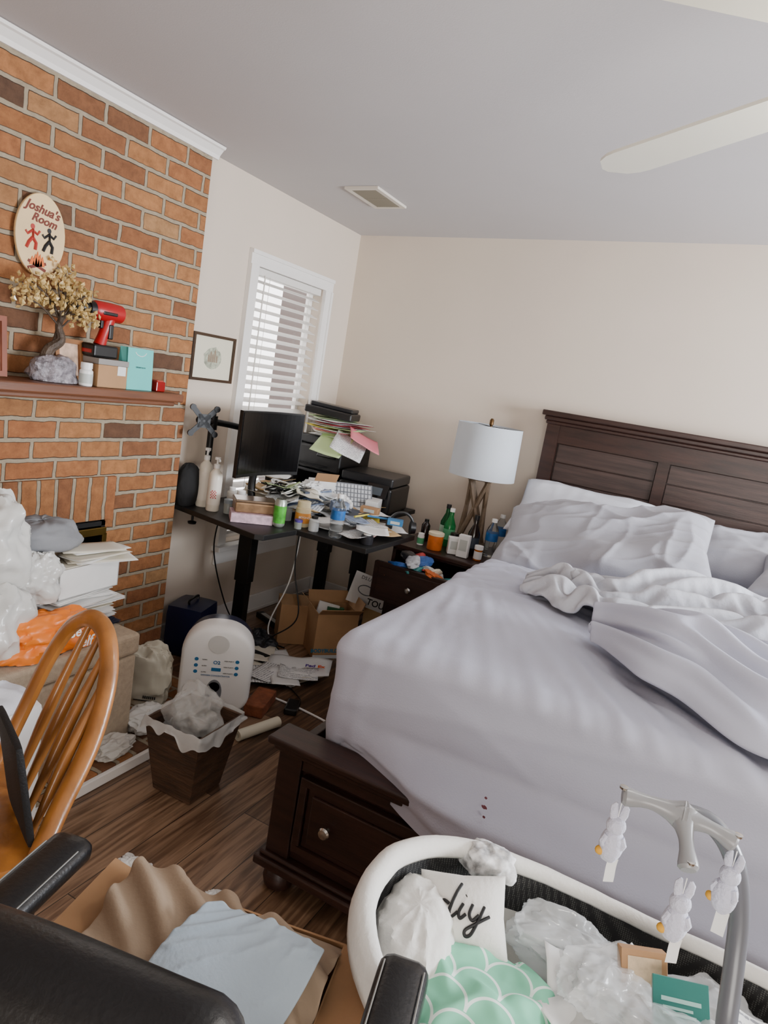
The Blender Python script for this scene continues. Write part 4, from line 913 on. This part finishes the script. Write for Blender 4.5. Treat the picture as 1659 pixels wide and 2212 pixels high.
for a,b in((-.865,.0),(.08,1.02)):
    g=G()
    for q in((a,b,.16,.185),(a,b,.38,.405),(a,a+.025,.185,.38),(b-.025,b,.185,.38)): g.add(box(q[0],q[1],YFt-.014,YFt+.02,q[2],q[3]))
    g.add(box(a+.025,b-.025,YFt-.004,YFt+.02,.185,.38)).add(box(a+.045,b-.045,YFt-.012,YFt-.002,.205,.36))
    d=mk('drawer',g,espresso,bed,smooth=False,bevel=.004)
    for kx in(a+.11,b-.11): mk('knob',lathe([(.007,0),(.006,.012),(.015,.016),(.018,.022),(.014,.028),(.006,.03),(0,.031)],24),chrome,d,M=face((kx,YFt-.012,.282),(0,-1,0)))
for x in(X0,X1-.03): mk('side_rail',box(x,x+.03,1.64,3.93,.12,.45),espresso,bed,smooth=False,bevel=.004)
mk('slat_platform',box(X0+.03,X1-.03,1.645,3.93,.36,.40),espresso,bed,smooth=False)
rebase(bed,(.075,2.8,0))
mw,mdp,mh=1.90,2.24,.43
mc=Vector((.075,2.775,.405+mh/2))
sm=lambda t:max(0,min(1,t))**2*(3-2*max(0,min(1,t)))
# wrinkle field of the fitted sheet: excess cloth across the pull direction buckles up
WX0,WX1,WY0,WY1=-.88,1.03,1.65,3.90; wnx,wny=140,160
PW=np.zeros((wny,wnx,3)); RW=np.zeros((wny,wnx,3))
for j in range(wny):
    for i in range(wnx):
        x=WX0+(WX1-WX0)*i/(wnx-1); y=WY0+(WY1-WY0)*j/(wny-1)
        # creases fan out from a point near the head corner
        dx,dy=x+1.0,y-3.15; r=math.hypot(dx,dy); th=math.atan2(dy,dx)
        th2=th*1.085
        RW[j,i]=(r*math.cos(th2)*1.006,r*math.sin(th2)*1.006,0)
        s=.010*(noise.noise(Vector((th*13+.5*nz((x,y,0),2,5),r*.9,2)))+.6*noise.noise(Vector((th*26,r*1.5,7))))+.004*nz((x,y,0),5,3)
        PW[j,i]=(x,y,.003+abs(s))
PW=solve(PW,RW,np.zeros((wny,wnx)),120,xyw=0.0,bend=.25,anchor=0,g=.00002,its=2,smooth=1)
ZW=np.clip(PW[...,2],0,.05)
def wz_(x,y):
    a=(x-WX0)/(WX1-WX0)*(wnx-1); b=(y-WY0)/(WY1-WY0)*(wny-1); a=max(0,min(wnx-1.001,a)); b=max(0,min(wny-1.001,b)); i,j=int(a),int(b); a-=i; b-=j
    return float(ZW[j,i]*(1-a)*(1-b)+ZW[j,i+1]*a*(1-b)+ZW[j+1,i]*(1-a)*b+ZW[j+1,i+1]*a*b)
def mdisp(p,nn):
    q=p+mc; d=0
    top=sm(nn.z*1.6)
    msk=sm((q.x+.88)*5)*sm((3.4-q.y)*3)
    big=sm(.55+1.8*nz((q.x,q.y,0),1.3,5))
    d+=top*msk*wz_(q.x,q.y)*(.35+.8*big)
    d+=top*.013*sm((q.y-2.3)*3)*sm((3.1-q.y)*4)*sm((-.1-q.x)*4)*(fold(q,-.35,6,12,.15,1.1,1,5)+.7*fold(q,.5,8,3,.2,1.1,1,5))
    d+=.008*nz(q,2.2,9)*top
    side=1-top
    d+=side*(.006*nz((q.x*1.5,q.y*1.5,q.z*4),1.8,2)+.006*fold((q.x,q.z*1.6),.28,3.2,4,.12,1.2,.4,3.2)+.006*fold((q.x+.3*q.z,q.z),1.2,5,8,.3,1.2,.4,3.5)*sm((-.35-q.x)*3)+.003*fold((q.x,q.z),-.4,6,3,.2,1.2,1,3.5))
    return d
gv,gf=rbox(mw,mdp,mh,.058,.0105,mdisp)
for p in gv:   # sheet is untucked at the foot and hangs over the foot rail
    q=p+mc
    if q.y<1.80 and q.x>-.84:
        tx=sm((q.x+.82)/.42); wz=sm((.60-q.z)/.09); wy=sm((1.80-q.y)/.13)
        hem=.494-.085*sm((q.x+.76)/.5)+.006*nz((q.x,0,0),4,2)
        if q.z<.53:
            t2=sm((q.x+.84)/.05)*wy; zn=hem+(q.z-.405)/(.53-.405)*(.53-hem) if q.z>.405 else hem
            p.z+=(zn-q.z)*t2
        p.y-=.140*tx*wz*wy
        # flatten the rounded bottom edge so the hem hangs straight
        if q.z<.47 and q.y<1.75: p.y=min(p.y,(1.655-.140*tx)-mc.y+.004*nz((q.x,q.z,0),6,1)) if wy>.5 else p.y
mt=thing('mattress','thick mattress in a rumpled lavender grey fitted sheet','mattress',(0,0,0))
mk('fitted_sheet',(gv,gf),lav,mt,M=TM(mc),sharp=80)
g=G()
stn=mat('red_stain','#9A5258',.7,var=.2)
for (x,z,s,r,y) in((-.335,.575,.005,.4,1.59),(-.330,.562,.008,.9,1.570),(-.322,.548,.005,.2,1.552)):
    g.add(([(s*math.cos(t)*(.9 if i%3 else .6),0,s*math.sin(t)*1.5) for i,t in enumerate([2*pi*i/12 for i in range(12)])],[tuple(range(12))]),TM((x,y-.022,z),(.6,r,0)))
mk('stain_mark',g,stn,mt,smooth=False)
rebase(mt,(.075,2.775,.405))
MZ=.405+mh+.012
mk('pillow',pillow(.72,.42,.16,44,3,.006),whitec,loc=(-.62,3.74,MZ+.16),rot=(math.radians(38),math.radians(0),0),label='white pillow propped against the headboard',cat='pillow',sharp=80)
mk('pillow',pillow(.9,.46,.2,60,12,.012),lav2,loc=(.34,3.64,MZ+.14),rot=(math.radians(22),0,-.05),label='grey pillow lying beneath another pillow',cat='pillow',sharp=80)
mk('pillow',pillow(.96,.58,.18,130,7,.018),lav2,loc=(-.42,3.26,MZ+.13),rot=(math.radians(24),math.radians(-9),math.radians(3)),label='large grey pillow with wrinkled case on top',cat='pillow',sharp=80)
mk('pillow',pillow(.8,.5,.18,70,17,.014),lav2,loc=(.62,3.26,MZ+.14),rot=(math.radians(12),math.radians(4),math.radians(-8)),label='grey pillow half hidden by the comforter',cat='pillow',sharp=80)
def seer():
    m=mat('seersucker_cotton','#B8B9C0',.9,var=.04,vs=6); N=m.node_tree.nodes; L=m.node_tree.links
    n=N.new('ShaderNodeTexNoise'); n.inputs['Scale'].default_value=45; n.inputs['Detail'].default_value=3; tc=N['Texture Coordinate']; L.new(tc.outputs['Object'],n.inputs['Vector'])
    bp=N.new('ShaderNodeBump'); bp.inputs['Strength'].default_value=.5; bp.inputs['Distance'].default_value=.006; L.new(n.outputs[0],bp.inputs['Height']); L.new(bp.outputs[0],N['Principled BSDF'].inputs['Normal']); return m
def interp(x,T):
    for (a,va),(b,vb) in zip(T,T[1:]):
        if x<=b: t=max(0,(x-a)/(b-a)); t=t*t*(3-2*t); return va+(vb-va)*t
    return T[-1][1]
dome=lambda u,v,h,p=4:h*(max(0,1-abs(u)**p)*max(0,1-abs(v)**p))**.5
# comforter: far more fabric than the footprint it lies in
CT=[(-.60,(.07)),(-.35,.22),(-.1,.30),(.95,.33)]; CY=[(-.60,2.60),(-.2,2.60),(.2,2.66),(.95,2.66)]
def c_pos(u,v):
    x=.18+.77*u; return (x+.03*nz((u,v,0),1.5,3),interp(x,CY)+interp(x,CT)*v+.03*nz((u*2,v,5),1.5,8))
def c_rest(u,v):
    x=.18+.77*u; return (u*.77*1.28,v*(.12+.62*interp(x,CT))*1.7)
mk('comforter',cloth(110,76,c_pos,c_rest,lambda u,v:MZ+.002+dome(u,v,.125)*(.8+.5*nz((u*2,v*1.3,0),1.2,6)),120,.35,.42,.06,.035,5,11,2),seer(),solid=.016,sub=1,label='rumpled pale seersucker comforter bunched on the bed',cat='comforter',sharp=180)
DT=[(-.26,.06),(-.05,.20),(.2,.29),(.95,.30)]; DY=[(-.26,2.20),(0,2.04),(.25,1.98),(.95,1.98)]
def d_pos(u,v):
    x=.34+.60*u; return (x+.02*nz((u,v,0),1.5,13),interp(x,DY)+interp(x,DT)*v+.02*nz((u*2,v,5),1.5,18))
def d_rest(u,v):
    x=.34+.60*u; return (u*.60*1.14,v*(.10+.68*interp(x,DT))*1.34)
def d_floor(u,v):
    return MZ+.002+dome(u,v,.190,3)*(.85+.45*nz((u*1.6,v*1.1,0),1.2,9))
mk('duvet',cloth(76,54,d_pos,d_rest,d_floor,110,.35,.5,.07,.030,4,27,2),lav,solid=.020,sub=2,label='puffy lavender grey duvet heaped at the bed foot',cat='duvet',sharp=180)
# ------------ BASSINET
bs=thing('bassinet','white oval baby bassinet with black mesh sides beside bed','bassinet',(.085,1.005,0))
A,B=.455,.285
def rimz(c): return .664+.055*max(0,-c)**2-.022*max(0,1-abs(c*1.5))+.01*max(0,c)
rp_=[]
for i in range(90):
    t=2*pi*i/90; c,s=math.cos(t),math.sin(t)
    sq=lambda q:math.copysign(abs(q)**.95,q)
    rp_.append(Vector((A*sq(c),B*sq(s),rimz(c))))
whitef=mat('white_padded_fabric','#E0DED8',.8,var=.03,bump=.15,bs=120)
def rimgeo():
    prof=[(.016,-.032),(.017,-.015),(.013,.002),(.004,.009),(-.005,.008),(-.012,.000),(-.013,-.010),(-.010,-.016)]
    v=[];f=[];n=len(rp_);m=len(prof)
    for i,p in enumerate(rp_):
        o=Vector((p.x/A/A,p.y/B/B,0)).normalized(); w_=1+.50*max(0,-p.x/A)**2
        wob=.003*nz(p,14,3)
        for a,b in prof: v.append((p.x+o.x*(a*w_+wob),p.y+o.y*(a*w_+wob),p.z+b*w_+wob))
    for i in range(n):
        j=(i+1)%n
        for k in range(m-1): f.append((i*m+k,j*m+k,j*m+k+1,i*m+k+1))
    return v,f
mk('padded_rim',rimgeo(),whitef,bs,solid=.002,sharp=80)
def mesh_mat():
    m=bpy.data.materials.new('black_mesh_fabric'); m.use_nodes=True; N=m.node_tree.nodes; L=m.node_tree.links; b=N['Principled BSDF']; b.inputs['Roughness'].default_value=.7
    tc=N.new('ShaderNodeTexCoord'); v=N.new('ShaderNodeTexVoronoi'); v.inputs['Scale'].default_value=260; v.inputs['Randomness'].default_value=.15; L.new(tc.outputs['Object'],v.inputs['Vector'])
    r=N.new('ShaderNodeMath'); r.operation='GREATER_THAN'; r.inputs[1].default_value=.36; L.new(v.outputs['Distance'],r.inputs[0])
    mx=N.new('ShaderNodeMix'); mx.data_type='RGBA'; mx.inputs[6].default_value=(.09,.09,.085,1); mx.inputs[7].default_value=(.012,.012,.013,1); L.new(r.outputs[0],mx.inputs[0]); L.new(mx.outputs[2],b.inputs['Base Color'])
    return m
def wall(t0,t1,k0,k1):
    n=90; v=[];f=[]
    for r in range(5):
        t=r/4; tt=t0+(t1-t0)*t
        for p in rp_:
            k=k0+(k1-k0)*t; top=p.z-.012; v.append((p.x*k,p.y*k,top*(1-tt)+.42*tt))
    for r in range(4):
        for i in range(n): j=(i+1)%n; f.append((r*n+i,r*n+j,(r+1)*n+j,(r+1)*n+i))
    return v,f
mk('mesh_side',wall(0,.36,.985,.965),mesh_mat(),bs)
mk('fabric_side',wall(.36,1,.965,.86),whitef,bs)
mk('sleep_pad',mound([(p.x*.86,p.y*.86) for p in rp_[::6]],(0,0),.43,.03,lambda p,r:0,10,90),whitef,bs)
mk('bassinet_floor',prism([(p.x*.87,p.y*.87) for p in rp_[::3]],.415,.428),whitef,bs,smooth=False)
mg=mat('grey_metal_tube','#8E9094',.35,metal=.4)
for s in(-1,1):
    mk('stand_leg',tube(smoothpath([(s*.30,-.26,.012),(s*.28,-.2,.25),(s*.25,-.12,.41),(s*.25,.12,.41),(s*.28,.2,.25),(s*.30,.26,.012)],8),.012,10),mg,bs)
mk('stand_bar',tube([(-.27,0,.409),(.27,0,.409)],.01,10),mg,bs)
mb=thing('baby_mobile','grey arched baby mobile arm clipped to bassinet','baby mobile',(0,0,0))
mk('mobile_arm',tube(smoothpath([(.180,.71,.64),(.184,.78,.685),(.182,.88,.727),(.175,.95,.78),(.168,.985,.855),(.158,1.0,.925),(.135,1.0,.993),(.100,.999,1.030),(.064,.992,1.036)],8),.0135,16),mat('mobile_grey','#606268',.3),mb)
mk('clip',cbox(.05,.04,.09,(.180,.685,.65)),grey,mb,smooth=False,bevel=.008)
hubp=Vector((.060,.985,1.033))
lg=mat('silver_grey_plastic','#8C8D8F',.3,var=.05)
for e in((-.020,.967,1.038),(.13,.985,1.024),(.080,.925,.995)):
    e=Vector(e); md=(hubp+e)/2+Vector((0,0,.004)); pth=smoothpath([hubp,md,e],6)
    mk('mobile_spoke',tube(pth,[.022,.020,.017,.014,.012,.0105,.0095,.0095,.010,.0115,.013,.0135,.010],14),lg,mb)
    mk('rivet',lathe([(.006,0),(.006,.003),(0,.004)],14),chrome,mb,M=TM(e+Vector((0,0,.011))))
rebase(mb,(.180,.71,.64))
plush=mat('white_plush','#C8C9DA',.95,bump=.4,bs=200,sheen=.3)
def bunny(top,L,rz,label):
    p=Vector(top); t=thing('plush_bunny',label,'toy',(p.x,p.y,p.z-L-.09),(0,0,rz),'bunnies hanging from the mobile')
    mk('plush_body',blob(.0165,.014,.027,.05,1.5,1,28,2,-1),plush,t,M=TM((0,0,.024)))
    mk('plush_head',blob(.0135,.0125,.0135,.03,1.5,2,24,2,-1),plush,t,M=TM((0,0,.055)))
    for s in(-1,1): mk('ear',tube([(s*.005,0,.062),(s*.007,0,.074),(s*.008,0,.084),(s*.006,0,.09)],[.0045,.006,.005,.002],10,flat=.7),plush,t)
    for s in(-1,1): mk('arm',tube([(s*.010,-.004,.040),(s*.015,-.006,.030),(s*.013,-.007,.024)],[.005,.0045,.003],8),plush,t)
    mk('pom_tail',blob(.006,.006,.006,.1,3,3,16,2,-1),mat('yellow_pompom','#D8A030',.8),t,M=TM((-.015,-.004,.014)))
    mk('hanging_cord',tube([(0,0,.068),(0,0,.09+L)],.0008,5),whitepl,t)
    mk('care_tag',sheet(2,4,lambda a,b:((a-.5)*.016,.001*math.sin(b*5),-b*.036)),paperw,t,M=TM((.006,-.006,.006),(0,0,.3)))
bunny((-.018,.967,1.028),.002,.3,'small white plush bunny with yellow pompom tail')
bunny((.081,.925,.984),.002,.2,'small white plush bunny hanging lowest on the mobile')
bunny((.134,.985,1.014),.002,-.4,'white plush bunny partly behind the mobile arm')
mk('quilted_pad',blob(.07,.115,.085,.10,2.6,5,72,2.4,-.7),whitef,loc=(-.285,1.0,.605),rot=(0,0,.25),label='white quilted insert cushion in the bassinet',cat='cushion')
dy=thing('small_pillow','small white cushion printed with black script lettering','cushion',(-.225,1.070,.560),(0,0,0))
MD=face((0,0,.092),(.12,-.60,.80),(-.35,.5,1))
CW,CD,CH,CE=.155,.14,.08,2.2
def cz_at(x,y):
    u=min(.98,abs(x)/(CW/2)); w_=min(.98,abs(y)/(CD/2)); return CH/2*((1-u**CE)*(1-w_**CE))**.5
mk('cushion_body',pillow(CW,CD,CH,44,3,.002,CE),whitef,dy,M=MD)
bk_=mat('script_black','#0A0A0C',.6)
g=G()
ca,sa=math.cos(-.12),math.sin(-.12)
for p in [[(-.030,.004),(-.040,.008),(-.048,-.002),(-.044,-.013),(-.034,-.012),(-.026,.002)],[(-.012,.040),(-.020,.022),(-.028,-.006),(-.024,-.015),(-.014,-.006)],[(-.006,.008),(-.012,-.006),(-.009,-.015),(.0,-.007)],[(-.0025,.021),(-.0020,.0215)],[(.010,.010),(.006,-.006),(.012,-.014),(.022,-.004)],[(.030,.011),(.022,-.012),(.012,-.034),(.003,-.038),(.002,-.030),(.018,-.018),(.040,-.002)]]:
    q=smoothpath([(x*1.02+.004,y*1.02,0) for x,y in p],6); q=[(a.x*ca-a.y*sa,a.x*sa+a.y*ca) for a in q]
    g.add(tube([(x,y,cz_at(x,y)+.0025) for x,y in q],.0028,6))
mk('script_lettering',g,bk_,dy,M=MD)
fm=mat('floral_fabric','#D9D9DA',.8,var=.7,vs=45)
mk('muslin_cloth',blob(.05,.035,.03,.35,2.0,9,60,2,-.6,film),fm,loc=(-.225,1.195,.685),label='crumpled patterned muslin cloth on bassinet rim',cat='cloth',sharp=60)
def scal():
    m=bpy.data.materials.new('mint_scallop_fabric'); m.use_nodes=True; N=m.node_tree.nodes; L=m.node_tree.links; b=N['Principled BSDF']; b.inputs['Roughness'].default_value=.85
    tc=N.new('ShaderNodeTexCoord'); sp=N.new('ShaderNodeSeparateXYZ'); L.new(tc.outputs['Object'],sp.inputs[0])
    def M_(op,a,b_=None,c_=None):
        n=N.new('ShaderNodeMath'); n.operation=op
        for i,x in enumerate((a,b_,c_)):
            if x is None: continue
            if isinstance(x,(int,float)): n.inputs[i].default_value=x
            else: L.new(x,n.inputs[i])
        return n.outputs[0]
    S=13.0
    ux=M_('MULTIPLY',sp.outputs['X'],S); uy=M_('MULTIPLY',M_('ADD',sp.outputs['Y'],M_('MULTIPLY',sp.outputs['Z'],.7)),S*1.6)
    row=M_('FLOOR',uy); fy=M_('SUBTRACT',uy,row); off=M_('MULTIPLY',M_('MODULO',row,2.0),.5)
    fx=M_('SUBTRACT',M_('FRACT',M_('ADD',ux,off)),.5)
    d=M_('SQRT',M_('ADD',M_('MULTIPLY',fx,fx),M_('MULTIPLY',M_('MULTIPLY',fy,fy),.30)))
    ln=M_('LESS_THAN',M_('ABSOLUTE',M_('SUBTRACT',d,.5)),.03)
    mx=N.new('ShaderNodeMix'); mx.data_type='RGBA'; mx.inputs[6].default_value=(*lin('#7AC6A4'),1); mx.inputs[7].default_value=(.72,.82,.75,1); L.new(ln,mx.inputs[0]); L.new(mx.outputs[2],b.inputs['Base Color']); return m
def b_pos(u,v): return (-.165+.155*u*(1-.12*v*v)+.01*nz((u,v,0),2,1),.95+.145*v*(1-.12*u*u)+.01*nz((u,v,4),2,1))
mk('baby_blanket',cloth(34,32,b_pos,lambda u,v:(u*.155*1.14,v*.145*1.14),lambda u,v:.49+dome(u,v,.150,6)*(1+.16*nz((u,v,0),1.3,2)),100,.35,.45,.08,.010,9,33,1),scal(),solid=.004,sub=2,label='mint green baby blanket with white scallop pattern',cat='blanket',sharp=180)
random.seed(41)
for i,(x,y,z_,rz,w_,l_,m,l) in enumerate([(-.03,1.15,.595,-.5,.20,.12,bagc,'clear plastic garment package in the bassinet'),(.06,1.15,.605,.3,.20,.14,bagc,'shiny clear plastic packet in the bassinet'),(.03,1.04,.585,-.8,.17,.12,bagw,'white plastic mailer in the bassinet'),(.17,1.16,.60,.6,.18,.13,bagc,'clear plastic packet against the mesh side'),(.30,1.09,.59,.1,.18,.14,bagw,'white plastic package near bassinet end'),(.07,.92,.56,.9,.18,.13,bagc,'clear plastic packet beside the blanket'),(-.07,1.18,.61,.2,.15,.08,bagc,'small clear zip packet by the mesh side'),(.10,1.06,.635,-.4,.16,.12,bagc,'thin clear plastic wrap over the packages'),(.20,1.02,.62,.7,.18,.13,bagc,'crinkled clear plastic wrap beside the booklet'),(.02,1.10,.64,.9,.15,.09,bagc,'loose clear plastic sleeve on top of packages')]):
    mk('plastic_package',blob(w_/2,l_/2,.03,.4,1.8,i+90,90,3,-.7,film),m,loc=(x,y,z_),rot=(random.uniform(-.3,.3),random.uniform(-.2,.2),rz),label=l,cat='package',sharp=40)
for i,(x,y,z_,rz) in enumerate([(-.02,1.08,.60,.4),(.06,1.13,.61,-.5),(.01,1.0,.595,1.0),(.22,1.0,.60,.3),(.15,1.10,.61,.9),(.27,1.12,.61,.2)]):
    paper(x,y,z_,rz,.10,.14,[paperw,ppr][i%2],'white instruction leaflet in the bassinet','leaflets in the bassinet',.02,(.25,.1),seed=i)
cbx=thing('product_box','kraft brown product box with window in bassinet','box',(.085,1.125,.615),(-.5,-.1,.35))
mk('box_body',cbox(.075,.03,.10,(0,0,.03)),cardb,cbx,smooth=False,bevel=.001); mk('box_print',cbox(.055,.001,.06,(0,-.0158,.04)),mat('kraft_pale','#C8B090',.6,var=.3,vs=50),cbx,smooth=False)
tlp=thing('book','teal green booklet with pale lettering in bassinet','book',(.145,1.075,.635),(-.75,-.1,.25))
mk('book_cover',cbox(.085,.010,.11,(0,0,.02)),mat('teal_cover','#2A746C',.3,var=.1),tlp,smooth=False,bevel=.001)
mk('cover_print',G().add(cbox(.06,.0006,.006,(0,-.0054,.045))).add(cbox(.045,.0006,.004,(-.005,-.0054,.034))).add(cbox(.05,.0006,.004,(-.003,-.0054,.026))),mat('pale_teal','#9CC8C0',.5),tlp,smooth=False)
# ------------ OFFICE CHAIR
ocx,ocy,ocr=-.485,.650,math.radians(13.5)
ch=thing('office_chair','black leather office chair with padded arms','office chair',(ocx,ocy,0),(0,0,ocr))
mk('seat',rbox(.50,.50,.09,.04,.05),leather,ch,M=TM((0,.05,.405)))
mk('backrest',rbox(.44,.10,.48,.046,.02,lambda p,n:.006*nz(p,5,2)),leather,ch,M=TM((-.035,-.268,.775),(math.radians(8),0,0)))
for s in(-1,1):
    mk('armrest',rbox(.074,.22,.042,.020,.015),leather,ch,M=TM((s*.28,.02 if s<0 else .005,.738)))
    mk('arm_support',tube(smoothpath([(s*.22,0,.37),(s*.285,0,.38),(s*.30,.0,.5),(s*.281,.02,.72)],6),.016,10),black,ch)
    for q in(-1,1): mk('arm_stitching',tube([(s*.28+q*.029,-.07,.757),(s*.28+q*.029,.09,.757)],.0012,5),mat('grey_thread','#8A8A86',.8),ch)
mk('gas_lift',lathe([(.03,.08),(.03,.22),(.018,.22),(.018,.36)],20),black,ch)
for i in range(5):
    a=2*pi*i/5+.3; c,s=math.cos(a),math.sin(a)
    mk('base_leg',tube([(0,0,.11),(c*.28,s*.28,.075)],[.03,.018],10),black,ch); mk('caster',tube([(c*.28-s*.02,s*.28+c*.02,.032),(c*.28+s*.02,s*.28-c*.02,.032)],.03,16),black,ch)
cbz=.452
BC=(-.55,.775)
bx=openbox('cardboard_box','open cardboard box of folded clothes on office chair',(*BC,cbz),ocr,.40,.27,.135,False)
for M_,gg in((TM((.2,0,.135),(0,math.radians(50),0))@TM((0,0,.045)),cbox(.003,.26,.09)),(TM((0,-.135,.135),(math.radians(50),0,0))@TM((0,0,.03)),cbox(.4,.003,.06)),(TM((-.2,0,.135),(0,math.radians(-75),0))@TM((0,0,.03)),cbox(.003,.26,.06))): mk('flap',gg,cardb,bx,smooth=False,M=M_)
tan=mat('tan_cotton','#A08C76',.85,var=.05,vs=5,bump=.12,bs=160)
cr_,sr_=math.cos(ocr),math.sin(ocr)
def R1(x,y): return (BC[0]+x*cr_-y*sr_,BC[1]+x*sr_+y*cr_)
def tfloor(u,v): return cbz+.105+.060*(1-.25*u*u)*(1-abs(v)**3*.5)+.035*sm(-u*1.2)*sm(v+.6)-.035*sm(u+.1)*sm(.3-v)
mk('tan_garment',cloth(40,30,lambda u,v:R1(.192*u+.008*nz((u,v,0),2,4),.128*v+.008*nz((u,v,3),2,4)),lambda u,v:(u*.192*1.22+.03*v,v*.128*1.26+.02*u),tfloor,100,.35,.5,.09,.014,8,51,1),tan,solid=.004,sub=2,label='tan cotton garment crumpled in the cardboard box',cat='clothing',sharp=180)
ltb=mat('pale_blue_cotton','#A9B8C4',.85,var=.04,bump=.12,bs=160)
mk('blue_garment',cloth(40,34,lambda u,v:R1(.060+.108*u*(1-.1*v*v)+.02*v,-.035+.088*v*(1-.1*u*u)),lambda u,v:(u*.108*1.10,v*.088*1.10),lambda u,v:tfloor(.31+.56*u,-.28+.69*v)+.045,90,.35,.5,.1,.006,12,61,1),ltb,solid=.006,sub=2,label='pale blue folded cloth on top of box',cat='clothing',sharp=180)
# ------------ WINDSOR CHAIR
wc=thing('windsor_chair','golden oak windsor chair with bowed spindle back','chair',(0,0,0))
bow=[(-1.09,.88,.44),(-1.12,.95,.51),(-1.15,1.05,.62),(-1.19,1.12,.74),(-1.245,1.155,.825),(-1.31,1.165,.85),(-1.375,1.16,.81),(-1.42,1.14,.72),(-1.45,1.10,.58),(-1.46,1.04,.44)]
bp_=smoothpath(bow,7)
mk('bow_back',tube(bp_,.018,12,flat=1.3),oak,wc)
bA=Vector((-1.12,.90,.445)); bB=Vector((-1.42,1.03,.445))
for i in range(4):
    t=(i+.8)/4.6; base=bA.lerp(bB,t*.85); k=int(len(bp_)*(.30+.30*t)); top=bp_[k]
    mid=base.lerp(top,.5)+Vector((.0,-.006,0))
    mk('spindle',tube(smoothpath([base,mid,top],5),[.007,.008,.010,.012,.014,.014,.013,.011,.009,.008,.007],10),oak,wc)
dch=(bB-bA).normalized(); nch=Vector((-dch.y,dch.x,0)); nch=-nch if nch.y>0 else nch
cen=(bA+bB)/2+nch*.19
ang=math.atan2(dch.y,dch.x)
mk('seat',rbox(.42,.42,.035,.017,.03),oak,wc,M=TM((cen.x,cen.y,.43),(0,0,ang)))
for sx in(-1,1):
    for sy in(-1,1):
        a=Vector((cen.x,cen.y,.42))+dch*sx*.14+nch*sy*.14; b_=a+dch*sx*.06+nch*sy*.06; b_.z=.002
        mk('leg',tube([a,a.lerp(b_,.3),a.lerp(b_,.6),b_],[.013,.019,.014,.011],12),oak,wc)
mk('stretcher',tube([Vector((cen.x,cen.y,.17))+dch*.18,Vector((cen.x,cen.y,.17))-dch*.18],.01,8),oak,wc)
rebase(wc,(cen.x,cen.y,0))
tt=bA.lerp(bB,.28)+nch*.03
bg=thing('laptop_bag','slim black laptop sleeve standing on the oak chair','bag',(tt.x,tt.y,.449),(0,0,ang))
mk('sleeve_body',rbox(.20,.02,.25,.009,.03),mat('black_canvas','#0C0C0E',.7,bump=.2,bs=200),bg,M=TM((0,0,.127),(math.radians(-9),0,0)))
# ------------ LIGHTS
def area(loc,rot,sx,sy,e,c):
    l=bpy.data.lights.new('daylight_and_fill','AREA'); l.shape='RECTANGLE'; l.size=sx; l.size_y=sy; l.energy=e; l.color=c
    o=bpy.data.objects.new('daylight_and_fill',l); COL.objects.link(o); o.location=loc; o.rotation_euler=rot; return o
area((XR-.05,2.6,1.5),(0,math.radians(90),0),1.1,1.3,265,(.88,.93,1))
area((.9,YF+.05,1.3),(math.radians(96),0,0),1.8,1.4,92,(1,.96,.9))  # fill light added behind the camera, tilted up; no window there
area((XW-.35,3.365,1.4),(0,math.radians(-90),0),1.6,.8,20,(1,.98,.97))
pl=bpy.data.lights.new('added_fan_light','POINT'); pl.energy=9; pl.color=(1,.95,.86); pl.shadow_soft_size=.06  # point light added under the hub to lift the blade undersides
po=bpy.data.objects.new('added_fan_light',pl); COL.objects.link(po); po.location=(FX,FY,1.93)
wd=bpy.data.worlds.new('w'); bpy.context.scene.world=wd; wd.use_nodes=True; wd.node_tree.nodes['Background'].inputs[0].default_value=(.56,.44,.41,1); wd.node_tree.nodes['Background'].inputs[1].default_value=.8
# ------------ CAMERA
R=Vector((0.8767,0.4525,0.1634)); D=Vector((0.2292,-0.0941,-0.9689)); F=Vector((-0.4231,0.8868,-0.1862))
cam=bpy.data.cameras.new('camera'); co=bpy.data.objects.new('camera',cam); COL.objects.link(co)
cam.sensor_fit='VERTICAL'; cam.sensor_height=36; cam.lens=1470/2212*36; cam.clip_start=0.02
co.matrix_world=Matrix(((R.x,-D.x,-F.x,0),(R.y,-D.y,-F.y,0),(R.z,-D.z,-F.z,1.55),(0,0,0,1))); bpy.context.scene.camera=co
